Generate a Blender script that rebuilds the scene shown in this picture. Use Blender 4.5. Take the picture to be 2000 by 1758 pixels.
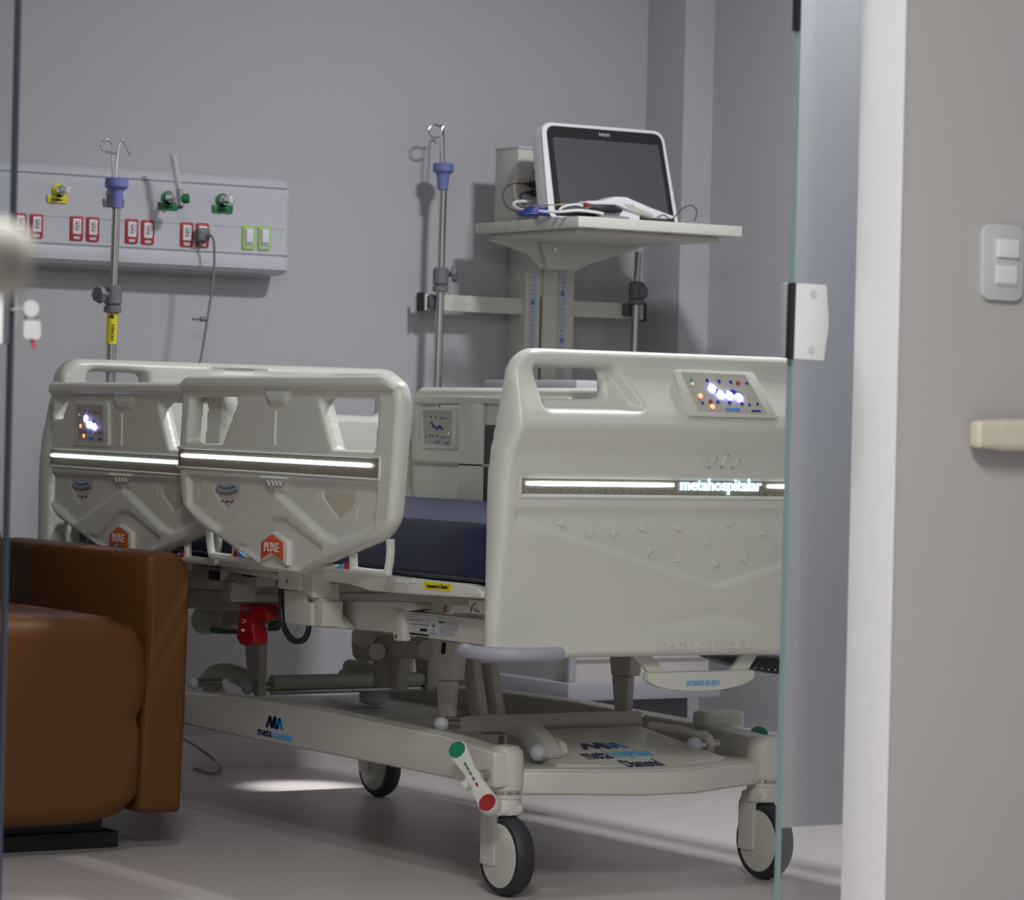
import bpy, bmesh, math, random
import numpy as np
from mathutils import Vector, Matrix

random.seed(4)
for o in list(bpy.data.objects):
    bpy.data.objects.remove(o)
SC = bpy.context.scene
COL = SC.collection

# ------------------------------------------------------------------ camera
# room axes: X across the bed, Y towards the head wall, Z up (metres)
YAW, PITCH, ROLL, FPX = 0.561996, -0.0074, 0.0235, 6500.0
CAM = np.array([-3.79015, -5.25104, 0.92117])
_f = np.array([math.sin(YAW)*math.cos(PITCH), math.cos(YAW)*math.cos(PITCH), math.sin(PITCH)])
_r0 = np.array([math.cos(YAW), -math.sin(YAW), 0.0])
_u0 = np.cross(_r0, _f)
_r = _r0*math.cos(ROLL)+_u0*math.sin(ROLL)
_u = -_r0*math.sin(ROLL)+_u0*math.cos(ROLL)
cd = bpy.data.cameras.new('camera')
cam = bpy.data.objects.new('camera', cd)
COL.objects.link(cam)
cam.matrix_world = Matrix(((_r[0], _u[0], -_f[0], CAM[0]), (_r[1], _u[1], -_f[1], CAM[1]),
                           (_r[2], _u[2], -_f[2], CAM[2]), (0, 0, 0, 1)))
cd.sensor_fit = 'HORIZONTAL'
cd.sensor_width = 36.0
cd.lens = 36.0*FPX/2000.0
cd.clip_start, cd.clip_end = 0.1, 60
cd.dof.use_dof = True
cd.dof.focus_distance = 6.75
cd.dof.aperture_fstop = 8.5
SC.camera = cam

# ------------------------------------------------------------------ world, lights, exposure
wd = bpy.data.worlds.new('world')
SC.world = wd
wd.use_nodes = True
wd.node_tree.nodes['Background'].inputs[0].default_value = (0.80, 0.86, 1.0, 1)
wd.node_tree.nodes['Background'].inputs[1].default_value = 0.20
vs = SC.view_settings
vs.view_transform = 'Standard'
vs.look = 'None'
vs.exposure = 0.0
vs.gamma = 1.0
vs.use_curve_mapping = False


def area(name, loc, size, power, col=(1, 1, 1), rot=(0, 0, 0), sy=None):
    l = bpy.data.lights.new(name, 'AREA')
    l.energy = power
    l.color = col
    l.size = size
    if sy:
        l.shape = 'RECTANGLE'
        l.size_y = sy
    o = bpy.data.objects.new(name, l)
    o.location = loc
    o.rotation_euler = rot
    COL.objects.link(o)
    return o


area('ceiling_lamp_room', (0.62, 0.50, 2.66), 0.22, 47, (0.955, 0.965, 1.0))
area('ceiling_lamp_entry', (-1.60, -0.70, 2.66), 0.22, 13, (0.965, 0.97, 1.0))
area('ceiling_lamp_corridor', (-2.6, -3.4, 2.66), 0.6, 116, (1.0, 0.985, 0.965), sy=1.2)


def spot(name, loc, target, angle, power, blend=0.5, col=(1, 1, 1), rad=0.03):
    l = bpy.data.lights.new(name, 'SPOT')
    l.energy = power
    l.color = col
    l.spot_size = angle
    l.spot_blend = blend
    l.shadow_soft_size = rad
    o = bpy.data.objects.new(name, l)
    o.location = loc
    o.rotation_euler = (Vector(target)-Vector(loc)).to_track_quat('-Z', 'Y').to_euler()
    COL.objects.link(o)
    return o


spot('downlight_bed_head', (0.16, 2.36, 2.66), (0.24, 2.09, 0), math.radians(8), 470, 1.0, (1.0, 0.98, 1.0))

# ------------------------------------------------------------------ helpers
AX = {'x': 0, 'y': 1, 'z': 2}


def P(u, v, ax, val):
    """point of the room on the plane <ax> = val seen at photo position (u, v)"""
    d = _f+(u-1000.0)/FPX*_r-(v-879.0)/FPX*_u
    i = AX[ax]
    return CAM+(val-CAM[i])/d[i]*d


BASE = {}
MATS = {}


def mat(name, col, rough=0.5, metal=0.0, noise=0.0, nscale=30.0, bump=0.0, emit=None, estr=0.0, spec=0.5, coat=0.0):
    m = bpy.data.materials.new(name)
    m.use_nodes = True
    nt = m.node_tree
    b = nt.nodes['Principled BSDF']
    b.inputs['Base Color'].default_value = (*col, 1)
    b.inputs['Roughness'].default_value = rough
    b.inputs['Metallic'].default_value = metal
    b.inputs['Specular IOR Level'].default_value = spec
    b.inputs['Coat Weight'].default_value = coat
    tc = nt.nodes.new('ShaderNodeTexCoord')
    nz = nt.nodes.new('ShaderNodeTexNoise')
    nz.inputs['Scale'].default_value = nscale
    nz.inputs['Detail'].default_value = 4
    nt.links.new(tc.outputs['Object'], nz.inputs['Vector'])
    mx = nt.nodes.new('ShaderNodeMix')
    mx.data_type = 'RGBA'
    k = noise if noise else 0.03
    mx.inputs[6].default_value = (*[max(0, c*(1-k)) for c in col], 1)
    mx.inputs[7].default_value = (*[min(1, c*(1+k)) for c in col], 1)
    nt.links.new(nz.outputs['Fac'], mx.inputs[0])
    nt.links.new(mx.outputs[2], b.inputs['Base Color'])
    if bump:
        bp = nt.nodes.new('ShaderNodeBump')
        bp.inputs['Strength'].default_value = bump
        bp.inputs['Distance'].default_value = 0.002
        nt.links.new(nz.outputs['Fac'], bp.inputs['Height'])
        nt.links.new(bp.outputs['Normal'], b.inputs['Normal'])
    if emit:
        b.inputs['Emission Color'].default_value = (*emit, 1)
        b.inputs['Emission Strength'].default_value = estr
    MATS[name] = m
    return m


mat('wall', (0.462, 0.454, 0.476), 0.75, noise=0.015, nscale=6, bump=0.05)
mat('wall_warm', (0.43, 0.422, 0.415), 0.7, noise=0.015, nscale=6, bump=0.05)
mat('ceiling', (0.75, 0.75, 0.76), 0.9)
mat('jamb', (0.76, 0.76, 0.77), 0.45)
mat('baseboard', (0.70, 0.69, 0.72), 0.4)
mat('cream', (0.63, 0.64, 0.565), 0.34, noise=0.01, nscale=60, bump=0.03)
mat('cream_metal', (0.60, 0.585, 0.52), 0.40, noise=0.015, nscale=40)
mat('cream_shaded', (0.36, 0.345, 0.30), 0.5)  # the cream with shade put into its colour, for a rib and slots
mat('ball', (0.66, 0.66, 0.70), 0.4)
mat('bumper', (0.34, 0.34, 0.39), 0.45)
mat('navy', (0.0145, 0.019, 0.055), 0.42, noise=0.05, nscale=90, bump=0.08)
mat('leather', (0.125, 0.049, 0.0105), 0.50, spec=0.30, noise=0.04, nscale=7, bump=0.0)
mat('black', (0.014, 0.014, 0.016), 0.45)
mat('rubber', (0.028, 0.027, 0.034), 0.55, noise=0.08, nscale=50)
mat('dark_grey', (0.10, 0.10, 0.11), 0.5)
mat('knob_grey', (0.16, 0.165, 0.18), 0.5)
mat('steel', (0.55, 0.53, 0.50), 0.28, metal=1.0)
mat('chrome', (0.75, 0.75, 0.75), 0.12, metal=1.0)
mat('blue_hub', (0.17, 0.20, 0.46), 0.45)
mat('panel_white', (0.545, 0.553, 0.592), 0.32)
mat('groove', (0.30, 0.30, 0.34), 0.6)
mat('white', (0.74, 0.75, 0.76), 0.35)
mat('white_grey', (0.55, 0.56, 0.58), 0.4)
mat('red_frame', (0.42, 0.022, 0.032), 0.4)
mat('green_frame', (0.30, 0.62, 0.10), 0.4)
mat('yellow', (0.72, 0.66, 0.02), 0.45)
mat('green', (0.01, 0.19, 0.055), 0.4)
mat('orange', (0.62, 0.105, 0.025), 0.45)
mat('pedal_green', (0.005, 0.20, 0.10), 0.45)
mat('pedal_red', (0.33, 0.020, 0.022), 0.45)
mat('lever_red', (0.29, 0.006, 0.011), 0.35)
mat('blue', (0.03, 0.24, 0.62), 0.5)
mat('light_blue', (0.10, 0.42, 0.72), 0.5)
mat('deep_blue', (0.012, 0.03, 0.28), 0.5)
mat('navy_print', (0.012, 0.014, 0.10), 0.5)
mat('red_print', (0.45, 0.05, 0.06), 0.5)
mat('grey_print', (0.24, 0.24, 0.25), 0.5)
mat('pale_label', (0.52, 0.52, 0.53), 0.5)
mat('tan_badge', (0.52, 0.48, 0.38), 0.45)
mat('keypad', (0.40, 0.385, 0.31), 0.4)
mat('screen', (0.055, 0.056, 0.066), 0.22, spec=1.0)
mat('bezel', (0.012, 0.012, 0.014), 0.3)
mat('blue_cable', (0.025, 0.05, 0.26), 0.45)
mat('steel_cable', (0.05, 0.075, 0.10), 0.45)
mat('tan_cable', (0.50, 0.36, 0.20), 0.5)
mat('grey_cable', (0.22, 0.22, 0.23), 0.5)
mat('lilac', (0.33, 0.33, 0.55), 0.4)
mat('cabinet_white', (0.58, 0.56, 0.55), 0.4)
mat('cabinet_grey', (0.36, 0.36, 0.40), 0.45)
mat('cap_beige', (0.62, 0.57, 0.46), 0.5, noise=0.12, nscale=22)
mat('pale_knob', (0.30, 0.295, 0.26), 0.85, spec=0.2)
mat('led_white', (0.9, 0.95, 1.0), 0.4, emit=(0.86, 0.94, 1.0), estr=2.6)
mat('led_cyan', (0.8, 1.0, 1.0), 0.4, emit=(0.72, 0.98, 1.0), estr=2.2)
mat('logo_light', (0.6, 0.9, 1.0), 0.4, emit=(0.50, 0.86, 1.0), estr=1.6)
mat('led_blue', (0.6, 0.65, 1.0), 0.4, emit=(0.36, 0.40, 1.0), estr=60.0)
mat('led_red', (1.0, 0.2, 0.1), 0.4, emit=(1.0, 0.20, 0.08), estr=3.0)
mat('led_yellow', (0.8, 0.8, 0.3), 0.4, emit=(0.8, 0.8, 0.35), estr=0.25)
mat('night_lamp', (1, 1, 1), 0.4, emit=(1.0, 0.98, 1.0), estr=6.0)


def textured_floor():
    m = mat('floor', (0.575, 0.525, 0.512), 0.30, noise=0.05, nscale=3.0)
    nt = m.node_tree
    b = nt.nodes['Principled BSDF']
    tc = nt.nodes.new('ShaderNodeTexCoord')
    n2 = nt.nodes.new('ShaderNodeTexNoise')
    n2.inputs['Scale'].default_value = 55
    n2.inputs['Detail'].default_value = 6
    nt.links.new(tc.outputs['Object'], n2.inputs['Vector'])
    mr = nt.nodes.new('ShaderNodeMapRange')
    mr.inputs[3].default_value = 0.30
    mr.inputs[4].default_value = 0.42
    nt.links.new(n2.outputs['Fac'], mr.inputs[0])
    nt.links.new(mr.outputs[0], b.inputs['Roughness'])


textured_floor()


def mesh_metal():
    # the perforated metal band behind the light bars
    m = mat('perforated', (0.30, 0.28, 0.22), 0.42, metal=0.55)
    nt = m.node_tree
    b = nt.nodes['Principled BSDF']
    tc = nt.nodes.new('ShaderNodeTexCoord')
    v = nt.nodes.new('ShaderNodeTexVoronoi')
    v.inputs['Scale'].default_value = 330
    nt.links.new(tc.outputs['Object'], v.inputs['Vector'])
    cr = nt.nodes.new('ShaderNodeValToRGB')
    cr.color_ramp.elements[0].position = 0.18
    cr.color_ramp.elements[0].color = (0.10, 0.095, 0.08, 1)
    cr.color_ramp.elements[1].position = 0.42
    cr.color_ramp.elements[1].color = (0.36, 0.335, 0.255, 1)
    nt.links.new(v.outputs['Distance'], cr.inputs[0])
    nt.links.new(cr.outputs[0], b.inputs['Base Color'])


mesh_metal()


def glass_mats():
    m = bpy.data.materials.new('clear_glass')
    m.use_nodes = True
    nt = m.node_tree
    nt.nodes.remove(nt.nodes['Principled BSDF'])
    out = nt.nodes['Material Output']
    tr = nt.nodes.new('ShaderNodeBsdfTransparent')
    tr.inputs[0].default_value = (0.975, 0.985, 0.985, 1)
    gl = nt.nodes.new('ShaderNodeBsdfGlossy')
    gl.inputs['Roughness'].default_value = 0.02
    fr = nt.nodes.new('ShaderNodeFresnel')
    fr.inputs[0].default_value = 1.45
    mx = nt.nodes.new('ShaderNodeMixShader')
    nt.links.new(fr.outputs[0], mx.inputs[0])
    nt.links.new(tr.outputs[0], mx.inputs[1])
    nt.links.new(gl.outputs[0], mx.inputs[2])
    nt.links.new(mx.outputs[0], out.inputs[0])
    MATS['clear_glass'] = m
    # frosted privacy film: blurs what stands behind it, plus a little scatter of its own
    m = bpy.data.materials.new('frosted_film')
    m.use_nodes = True
    nt = m.node_tree
    b = nt.nodes['Principled BSDF']
    b.inputs['Base Color'].default_value = (0.82, 0.845, 0.865, 1)
    b.inputs['Roughness'].default_value = 0.66
    b.inputs['IOR'].default_value = 1.35
    b.inputs['Transmission Weight'].default_value = 1.0
    df = nt.nodes.new('ShaderNodeBsdfDiffuse')
    df.inputs[0].default_value = (0.50, 0.525, 0.55, 1)
    tl = nt.nodes.new('ShaderNodeBsdfTranslucent')
    tl.inputs[0].default_value = (0.64, 0.65, 0.68, 1)
    m1 = nt.nodes.new('ShaderNodeMixShader')
    m1.inputs[0].default_value = 0.5
    m2 = nt.nodes.new('ShaderNodeMixShader')
    m2.inputs[0].default_value = 0.30
    nt.links.new(df.outputs[0], m1.inputs[1])
    nt.links.new(tl.outputs[0], m1.inputs[2])
    nt.links.new(b.outputs[0], m2.inputs[1])
    nt.links.new(m1.outputs[0], m2.inputs[2])
    nt.links.new(m2.outputs[0], nt.nodes['Material Output'].inputs[0])
    MATS['frosted_film'] = m
    mat('glass_edge_dark', (0.03, 0.04, 0.06), 0.25)
    mat('glass_edge', (0.20, 0.30, 0.30), 0.2)
    mat('acrylic', (0.70, 0.72, 0.74), 0.1)
    a = MATS['acrylic'].node_tree.nodes['Principled BSDF']
    a.inputs['Alpha'].default_value = 0.5


glass_mats()


# ---- geometry: every builder returns (verts, faces)
def join(*parts):
    V, F, n = [], [], 0
    for v, f in parts:
        v = [tuple(map(float, q)) for q in v]
        V += v
        F += [tuple(i+n for i in q) for q in f]
        n += len(v)
    return V, F


def box(a, b):
    x0, x1 = sorted((a[0], b[0]))
    y0, y1 = sorted((a[1], b[1]))
    z0, z1 = sorted((a[2], b[2]))
    V = [(x0, y0, z0), (x1, y0, z0), (x1, y1, z0), (x0, y1, z0), (x0, y0, z1), (x1, y0, z1), (x1, y1, z1), (x0, y1, z1)]
    return V, [(0, 3, 2, 1), (4, 5, 6, 7), (0, 1, 5, 4), (1, 2, 6, 5), (2, 3, 7, 6), (3, 0, 4, 7)]


def prism(poly, vec):
    """polygon (3D points) swept along vec"""
    n = len(poly)
    A = [np.array(p, float) for p in poly]
    V = A+[p+np.array(vec, float) for p in A]
    F = [tuple(range(n)), tuple(range(2*n-1, n-1, -1))]
    F += [(i, i+n, (i+1) % n+n, (i+1) % n) for i in range(n)]
    return V, F


def px(poly, ax, val):
    return [P(u, v, ax, val) for u, v in poly]


def slab(poly, ax, val, t):
    """outline on the plane ax=val, with thickness t along that axis"""
    vec = [0, 0, 0]
    vec[AX[ax]] = t
    return prism(px(poly, ax, val), vec)


def round_poly(pts, r, seg=5):
    """round the corners of a 2D polygon; r scalar or list"""
    out = []
    n = len(pts)
    for i in range(n):
        p = np.array(pts[i], float)
        a = np.array(pts[i-1], float)-p
        b = np.array(pts[(i+1) % n], float)-p
        rr = r[i] if isinstance(r, (list, tuple)) else r
        la, lb = np.linalg.norm(a), np.linalg.norm(b)
        a, b = a/la, b/lb
        ang = math.acos(max(-1, min(1, a@b)))
        if rr <= 0 or ang > 3.0:
            out.append(tuple(p))
            continue
        t = min(rr/math.tan(ang/2), 0.45*la, 0.45*lb)
        p0, p1 = p+a*t, p+b*t
        for k in range(seg+1):
            s = k/seg
            out.append(tuple((1-s)**2*p0+2*s*(1-s)*p+s*s*p1))
    return out


def tube(pts, r, n=10, closed=False, cap=True):
    pts = [np.array(p, float) for p in pts]
    m = len(pts)
    rs = r if isinstance(r, (list, tuple)) else [r]*m
    V, F = [], []
    prev = None
    for i, p in enumerate(pts):
        if closed:
            t = pts[(i+1) % m]-pts[i-1]
        else:
            t = pts[min(i+1, m-1)]-pts[max(i-1, 0)]
        t = t/(np.linalg.norm(t)+1e-12)
        if prev is None:
            u = np.cross(t, (0, 0, 1.0))
            if np.linalg.norm(u) < 1e-3:
                u = np.cross(t, (0, 1.0, 0))
        else:
            u = prev-t*(prev@t)
        u = u/(np.linalg.norm(u)+1e-12)
        prev = u
        w = np.cross(t, u)
        for k in range(n):
            a = 2*math.pi*k/n
            V.append(p+rs[i]*(math.cos(a)*u+math.sin(a)*w))
    for i in range(m if closed else m-1):
        j = (i+1) % m
        for k in range(n):
            l = (k+1) % n
            F.append((i*n+k, i*n+l, j*n+l, j*n+k))
    if cap and not closed:
        F.append(tuple(range(n-1, -1, -1)))
        F.append(tuple((m-1)*n+k for k in range(n)))
    return V, F


def curve(pts, k=6):
    """Catmull-Rom through the points"""
    p = [np.array(q, float) for q in pts]
    p = [2*p[0]-p[1]]+p+[2*p[-1]-p[-2]]
    out = []
    for i in range(1, len(p)-2):
        for j in range(k):
            t = j/k
            out.append(0.5*(2*p[i]+(p[i+1]-p[i-1])*t+(2*p[i-1]-5*p[i]+4*p[i+1]-p[i+2])*t*t
                            + (3*p[i]-p[i-1]-3*p[i+1]+p[i+2])*t**3))
    out.append(p[-2])
    return out


def lathe(prof, c, axis=(0, 0, 1), n=24):
    """profile (radius, height along axis) turned round axis through c"""
    a = np.array(axis, float)
    a /= np.linalg.norm(a)
    u = np.cross(a, (0, 0, 1.0))
    if np.linalg.norm(u) < 1e-3:
        u = np.array((1.0, 0, 0))
    u /= np.linalg.norm(u)
    w = np.cross(a, u)
    c = np.array(c, float)
    V, F = [], []
    m = len(prof)
    for r, h in prof:
        for k in range(n):
            t = 2*math.pi*k/n
            V.append(c+a*h+max(r, 1e-5)*(math.cos(t)*u+math.sin(t)*w))
    for i in range(m-1):
        for k in range(n):
            l = (k+1) % n
            F.append((i*n+k, i*n+l, (i+1)*n+l, (i+1)*n+k))
    F.append(tuple(range(n-1, -1, -1)))
    F.append(tuple((m-1)*n+k for k in range(n)))
    return V, F


def ball(c, r, n=16):
    pr = [(r*math.sin(math.pi*k/10), -r*math.cos(math.pi*k/10)) for k in range(11)]
    return lathe(pr, c, (0, 0, 1), n)


def cyl(a, b, r, n=16):
    return tube([a, b], r, n)


def rbox(a, b, r, k=7, bulge=(0, 0, 0)):
    """box with rounded edges; bulge pushes face centres out along each axis"""
    a, b = np.minimum(a, b), np.maximum(a, b)
    c, h = (a+b)/2.0, (b-a)/2.0
    bm = bmesh.new()
    bmesh.ops.create_cube(bm, size=2)
    bmesh.ops.subdivide_edges(bm, edges=bm.edges[:], cuts=k*2, use_grid_fill=True)
    V = []
    for v in bm.verts:
        q = np.array(v.co)
        s = np.sign(q)*np.abs(q)**0.75
        p = s*h
        inner = np.clip(p, -(h-r), h-r)
        d = p-inner
        l = np.linalg.norm(d)
        p = inner+d/l*r if l > 1e-9 else p
        for ax in range(3):
            if bulge[ax]:
                o = [i for i in range(3) if i != ax]
                w = (1-min(1, abs(p[o[0]]/h[o[0]]))**2)*(1-min(1, abs(p[o[1]]/h[o[1]]))**2)
                p[ax] += np.sign(p[ax])*bulge[ax]*w*min(1, abs(p[ax])/(h[ax]-r+1e-6))
        V.append(c+p)
    bm.verts.index_update()
    F = [tuple(v.index for v in f.verts) for f in bm.faces]
    bm.free()
    return V, F


# ---- signed distance panels (moulded boards with holes and relief)
def poly_sdf(poly, s, t):
    p = np.array(poly, float)
    x = np.stack([s, t], -1)
    d = np.full(s.shape, 1e9)
    inside = np.zeros(s.shape, bool)
    n = len(p)
    for i in range(n):
        a, b = p[i], p[(i+1) % n]
        e = b-a
        w = x-a
        h = np.clip((w@e)/(e@e+1e-15), 0, 1)
        d = np.minimum(d, np.hypot(w[..., 0]-h*e[0], w[..., 1]-h*e[1]))
        c1 = (a[1] <= t) & (b[1] > t)
        c2 = (a[1] > t) & (b[1] <= t)
        cr = e[0]*w[..., 1]-e[1]*w[..., 0]
        inside ^= (c1 & (cr > 0)) | (c2 & (cr < 0))
    return np.where(inside, -d, d)


def sstep(d, w):
    """0 outside, 1 deeper than w inside (d is signed distance)"""
    x = np.clip(-d/w, 0, 1)
    return x*x*(3-2*x)


def sdf_panel(outline, holes, front, back, res, redge, mapf, rhole=None):
    """front/back: functions (s, t) -> depth coordinate towards / away from viewer; mapf(s, t, depth)"""
    o = np.array(outline)
    s0, t0 = o.min(0)-res
    s1, t1 = o.max(0)+res
    ns, nt_ = int((s1-s0)/res)+2, int((t1-t0)/res)+2
    S, T = np.meshgrid(s0+np.arange(ns)*res, t0+np.arange(nt_)*res, indexing='ij')

    def sd(s, t):
        d = poly_sdf(outline, s, t)
        for h in holes:
            d = np.maximum(d, -poly_sdf(h, s, t))
        return d
    C = sd(S[:-1, :-1]+res/2, T[:-1, :-1]+res/2) < 0
    used = np.zeros((ns, nt_), int)
    for a in (0, 1):
        for b in (0, 1):
            used[a:ns-1+a, b:nt_-1+b] += C
    bnd = (used > 0) & (used < 4)
    s, t = S.copy(), T.copy()
    e = res*0.05
    for _ in range(4):
        bs, bt = s[bnd], t[bnd]
        d = sd(bs, bt)
        gx = (sd(bs+e, bt)-sd(bs-e, bt))/(2*e)
        gy = (sd(bs, bt+e)-sd(bs, bt-e))/(2*e)
        g = np.maximum(gx*gx+gy*gy, 0.3)
        s[bnd] = bs-np.clip(d*gx/g, -res*.7, res*.7)
        t[bnd] = bt-np.clip(d*gy/g, -res*.7, res*.7)
    D = sd(s, t)
    D[bnd] = 0
    Do = poly_sdf(outline, s, t)
    rh = rhole or redge

    def lip(d, r):
        q = np.clip(-d/r, 0, 1)
        return r*(1-np.sqrt(np.clip(1-(1-q)**2, 0, 1)))
    near = bnd & (Do > -res*1.5)
    Do = np.where(near, 0, Do)
    edge = lip(Do, redge)
    for h in holes:
        dh = -poly_sdf(h, s, t)
        dh = np.where(bnd & (dh > -res*1.2), 0, dh)
        edge = np.maximum(edge, lip(dh, rh))
    fd = front(s, t)-edge
    bd = back(s, t)+edge*0.8
    fd = np.maximum(fd, bd+0.002)
    idx = -np.ones((ns, nt_), int)
    uu = used > 0
    N = int(uu.sum())
    idx[uu] = np.arange(N)
    V = [mapf(a, b, c) for a, b, c in zip(s[uu], t[uu], fd[uu])]
    V += [mapf(a, b, c) for a, b, c in zip(s[uu], t[uu], bd[uu])]
    F = []
    ii, jj = np.nonzero(C)
    for i, j in zip(ii, jj):
        q = (idx[i, j], idx[i+1, j], idx[i+1, j+1], idx[i, j+1])
        F.append(q)
        F.append(tuple(k+N for k in q[::-1]))
    Cp = np.pad(C, 1)
    for i, j in zip(ii, jj):
        for di, dj, a, b in ((-1, 0, (0, 0), (0, 1)), (1, 0, (1, 1), (1, 0)), (0, -1, (1, 0), (0, 0)), (0, 1, (0, 1), (1, 1))):
            if not Cp[i+1+di, j+1+dj]:
                p, q = idx[i+a[0], j+a[1]], idx[i+b[0], j+b[1]]
                F.append((p, q, q+N, p+N))
    return V, F


# ---- objects
def base_of(o):
    while o is not None:
        if o.name in BASE:
            return BASE[o.name]
        o = o.parent
    return np.zeros(3)


def mk(name, geo, m, parent=None, bevel=0.0, seg=2, sharp=35, base=None, label=None):
    V, F = geo
    V = np.array([tuple(v) for v in V], float)
    b = base_of(parent) if parent is not None else (np.array(base, float) if base is not None else np.zeros(3))
    me = bpy.data.meshes.new(name)
    me.from_pydata([tuple(v) for v in V-b], [], [tuple(int(i) for i in f) for f in F])
    bm = bmesh.new()
    bm.from_mesh(me)
    bmesh.ops.recalc_face_normals(bm, faces=bm.faces[:])
    if bevel:
        ed = [e for e in bm.edges if len(e.link_faces) == 2 and e.calc_face_angle(0) > 0.6]
        bmesh.ops.bevel(bm, geom=ed, offset=bevel, segments=seg, affect='EDGES', profile=0.6, clamp_overlap=True)
    bm.to_mesh(me)
    bm.free()
    me.polygons.foreach_set('use_smooth', [True]*len(me.polygons))
    me.set_sharp_from_angle(angle=math.radians(sharp))
    me.materials.append(MATS[m])
    o = bpy.data.objects.new(name, me)
    COL.objects.link(o)
    if parent is not None:
        o.parent = parent
    elif base is not None:
        o.location = b
        BASE[o.name] = b
    if label:
        o['label'] = label
    return o


def tag(o, label, cat, group=None):
    o['label'] = label
    o['category'] = cat
    if group:
        o['group'] = group
    return o


def thing(name, label, cat, base, group=None):
    o = bpy.data.objects.new(name, None)
    o.empty_display_size = 0.1
    o.location = tuple(float(x) for x in base)
    COL.objects.link(o)
    BASE[o.name] = np.array(base, float)
    return tag(o, label, cat, group)


def struct(o):
    o['kind'] = 'structure'
    return o


def copy_tree(o, delta, parent=None):
    c = o.copy()
    COL.objects.link(c)
    if parent is None:
        c.location = Vector(o.location)+Vector(delta)
    c.parent = parent
    for ch in list(o.children):
        copy_tree(ch, delta, c)
    return c


XF, YF = ((1, 0, 0), (0, 0, 1)), ((0, -1, 0), (0, 0, 1))     # writing on -Y faces, on -X faces


def text_geo(body, centre, frame, width, height, depth=0.0006, bold=0.0, shear=0.0):
    cu = bpy.data.curves.new('t', 'FONT')
    cu.body = body
    cu.align_x = 'CENTER'
    cu.extrude = 0.01
    cu.offset = bold
    cu.shear = shear
    cu.resolution_u = 2
    to = bpy.data.objects.new('t', cu)
    COL.objects.link(to)
    bpy.context.view_layer.update()
    me = bpy.data.meshes.new_from_object(to.evaluated_get(bpy.context.evaluated_depsgraph_get()))
    V = np.array([v.co[:] for v in me.vertices])
    F = [tuple(p.vertices) for p in me.polygons]
    bpy.data.objects.remove(to)
    bpy.data.curves.remove(cu)
    bpy.data.meshes.remove(me)
    lo, hi = V.min(0), V.max(0)
    x = np.array(frame[0], float)
    y = np.array(frame[1], float)
    x /= np.linalg.norm(x)
    n = np.cross(x, y)
    n /= np.linalg.norm(n)
    y = np.cross(n, x)
    sx = width/(hi[0]-lo[0])
    sy = height/(hi[1]-lo[1])
    c = (lo+hi)/2
    W = np.array(centre, float)+np.outer((V[:, 0]-c[0])*sx, x)+np.outer((V[:, 1]-c[1])*sy, y)+np.outer(V[:, 2]/0.01*depth, n)
    return [tuple(v) for v in W], F


def flat(poly2, centre, frame, depth):
    """2D polygon (metres, in frame axes about centre) as a thin plate standing proud by depth"""
    x = np.array(frame[0], float)
    y = np.array(frame[1], float)
    n = np.cross(x, y)
    n /= np.linalg.norm(n)
    c = np.array(centre, float)
    return prism([c+a*x+b*y-n*0.001 for a, b in poly2], n*(depth+0.001))


def disc(centre, frame, r, depth, n=14, ry=None):
    ry = ry or r
    return flat([(r*math.cos(2*math.pi*k/n), ry*math.sin(2*math.pi*k/n)) for k in range(n)], centre, frame, depth)


def rect(w, h, r=0.0):
    p = [(-w/2, -h/2), (w/2, -h/2), (w/2, h/2), (-w/2, h/2)]
    return round_poly(p, r, 3) if r else p


M_LOGO = [(0, 0), (0.16, 0), (0.38, 0.62), (0.44, 0.62), (0.50, 0.30), (0.66, 1.0), (0.78, 1.0), (1.0, 0), (0.86, 0), (0.74, 0.58), (0.60, 0.0), (0.47, 0.0), (0.40, 0.22), (0.36, 0.22), (0.22, 0.0)]


def zigzag(pts, w):
    """stroke through 2D points with width w"""
    out_l, out_r = [], []
    n = len(pts)
    for i in range(n):
        a = np.array(pts[max(i-1, 0)])
        b = np.array(pts[min(i+1, n-1)])
        d = b-a
        d = d/np.linalg.norm(d)
        nn = np.array([1.0, 0.0])*w/2
        out_l.append(tuple(np.array(pts[i])-nn))
        out_r.append(tuple(np.array(pts[i])+nn))
    return out_l+out_r[::-1]


def strokes(pts, w, centre, frame, depth):
    g = []
    for a, b in zip(pts[:-1], pts[1:]):
        g.append(flat([(a[0]-w/2, a[1]), (a[0]+w/2, a[1]), (b[0]+w/2, b[1]), (b[0]-w/2, b[1])], centre, frame, depth))
    return join(*g)

# ================================================================== the setting
YW, XR, XL, ZC = 2.55, 1.645, -3.2, 2.70          # head wall, right wall, left wall, ceiling
YI, YO = -1.30, -1.40                            # door wall: inner and outer faces
XJ = -0.697                                      # edge of the opening
struct(mk('floor', box((-8, -8, -0.1), (6, YW+0.1, 0)), 'floor'))
struct(mk('ceiling', join(box((XL, YI-.1, ZC), (XR+0.1, YW+0.1, ZC+0.1)), box((-8, -8, ZC), (6, YI-.1, ZC+0.1))), 'ceiling'))
struct(mk('wall_back', box((XL-.1, YW, 0), (XR+0.1, YW+0.1, ZC)), 'wall'))
struct(mk('wall_right', box((XR, YI, 0), (XR+0.1, YW, ZC)), 'wall'))
struct(mk('wall_left', box((XL-0.1, YI, 0), (XL, YW, ZC)), 'wall'))
struct(mk('wall_front', join(box((XJ, YO, 0), (6, YI, ZC)), box((-8, YO, 0), (-2.14, YI, ZC)),
                             box((-2.14, YO, 2.25), (XJ, YI, ZC))), 'wall_warm', bevel=0.004))
cf = P(1385, 500, 'x', XR)
cl = P(1328, 500, 'y', cf[1])
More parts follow.
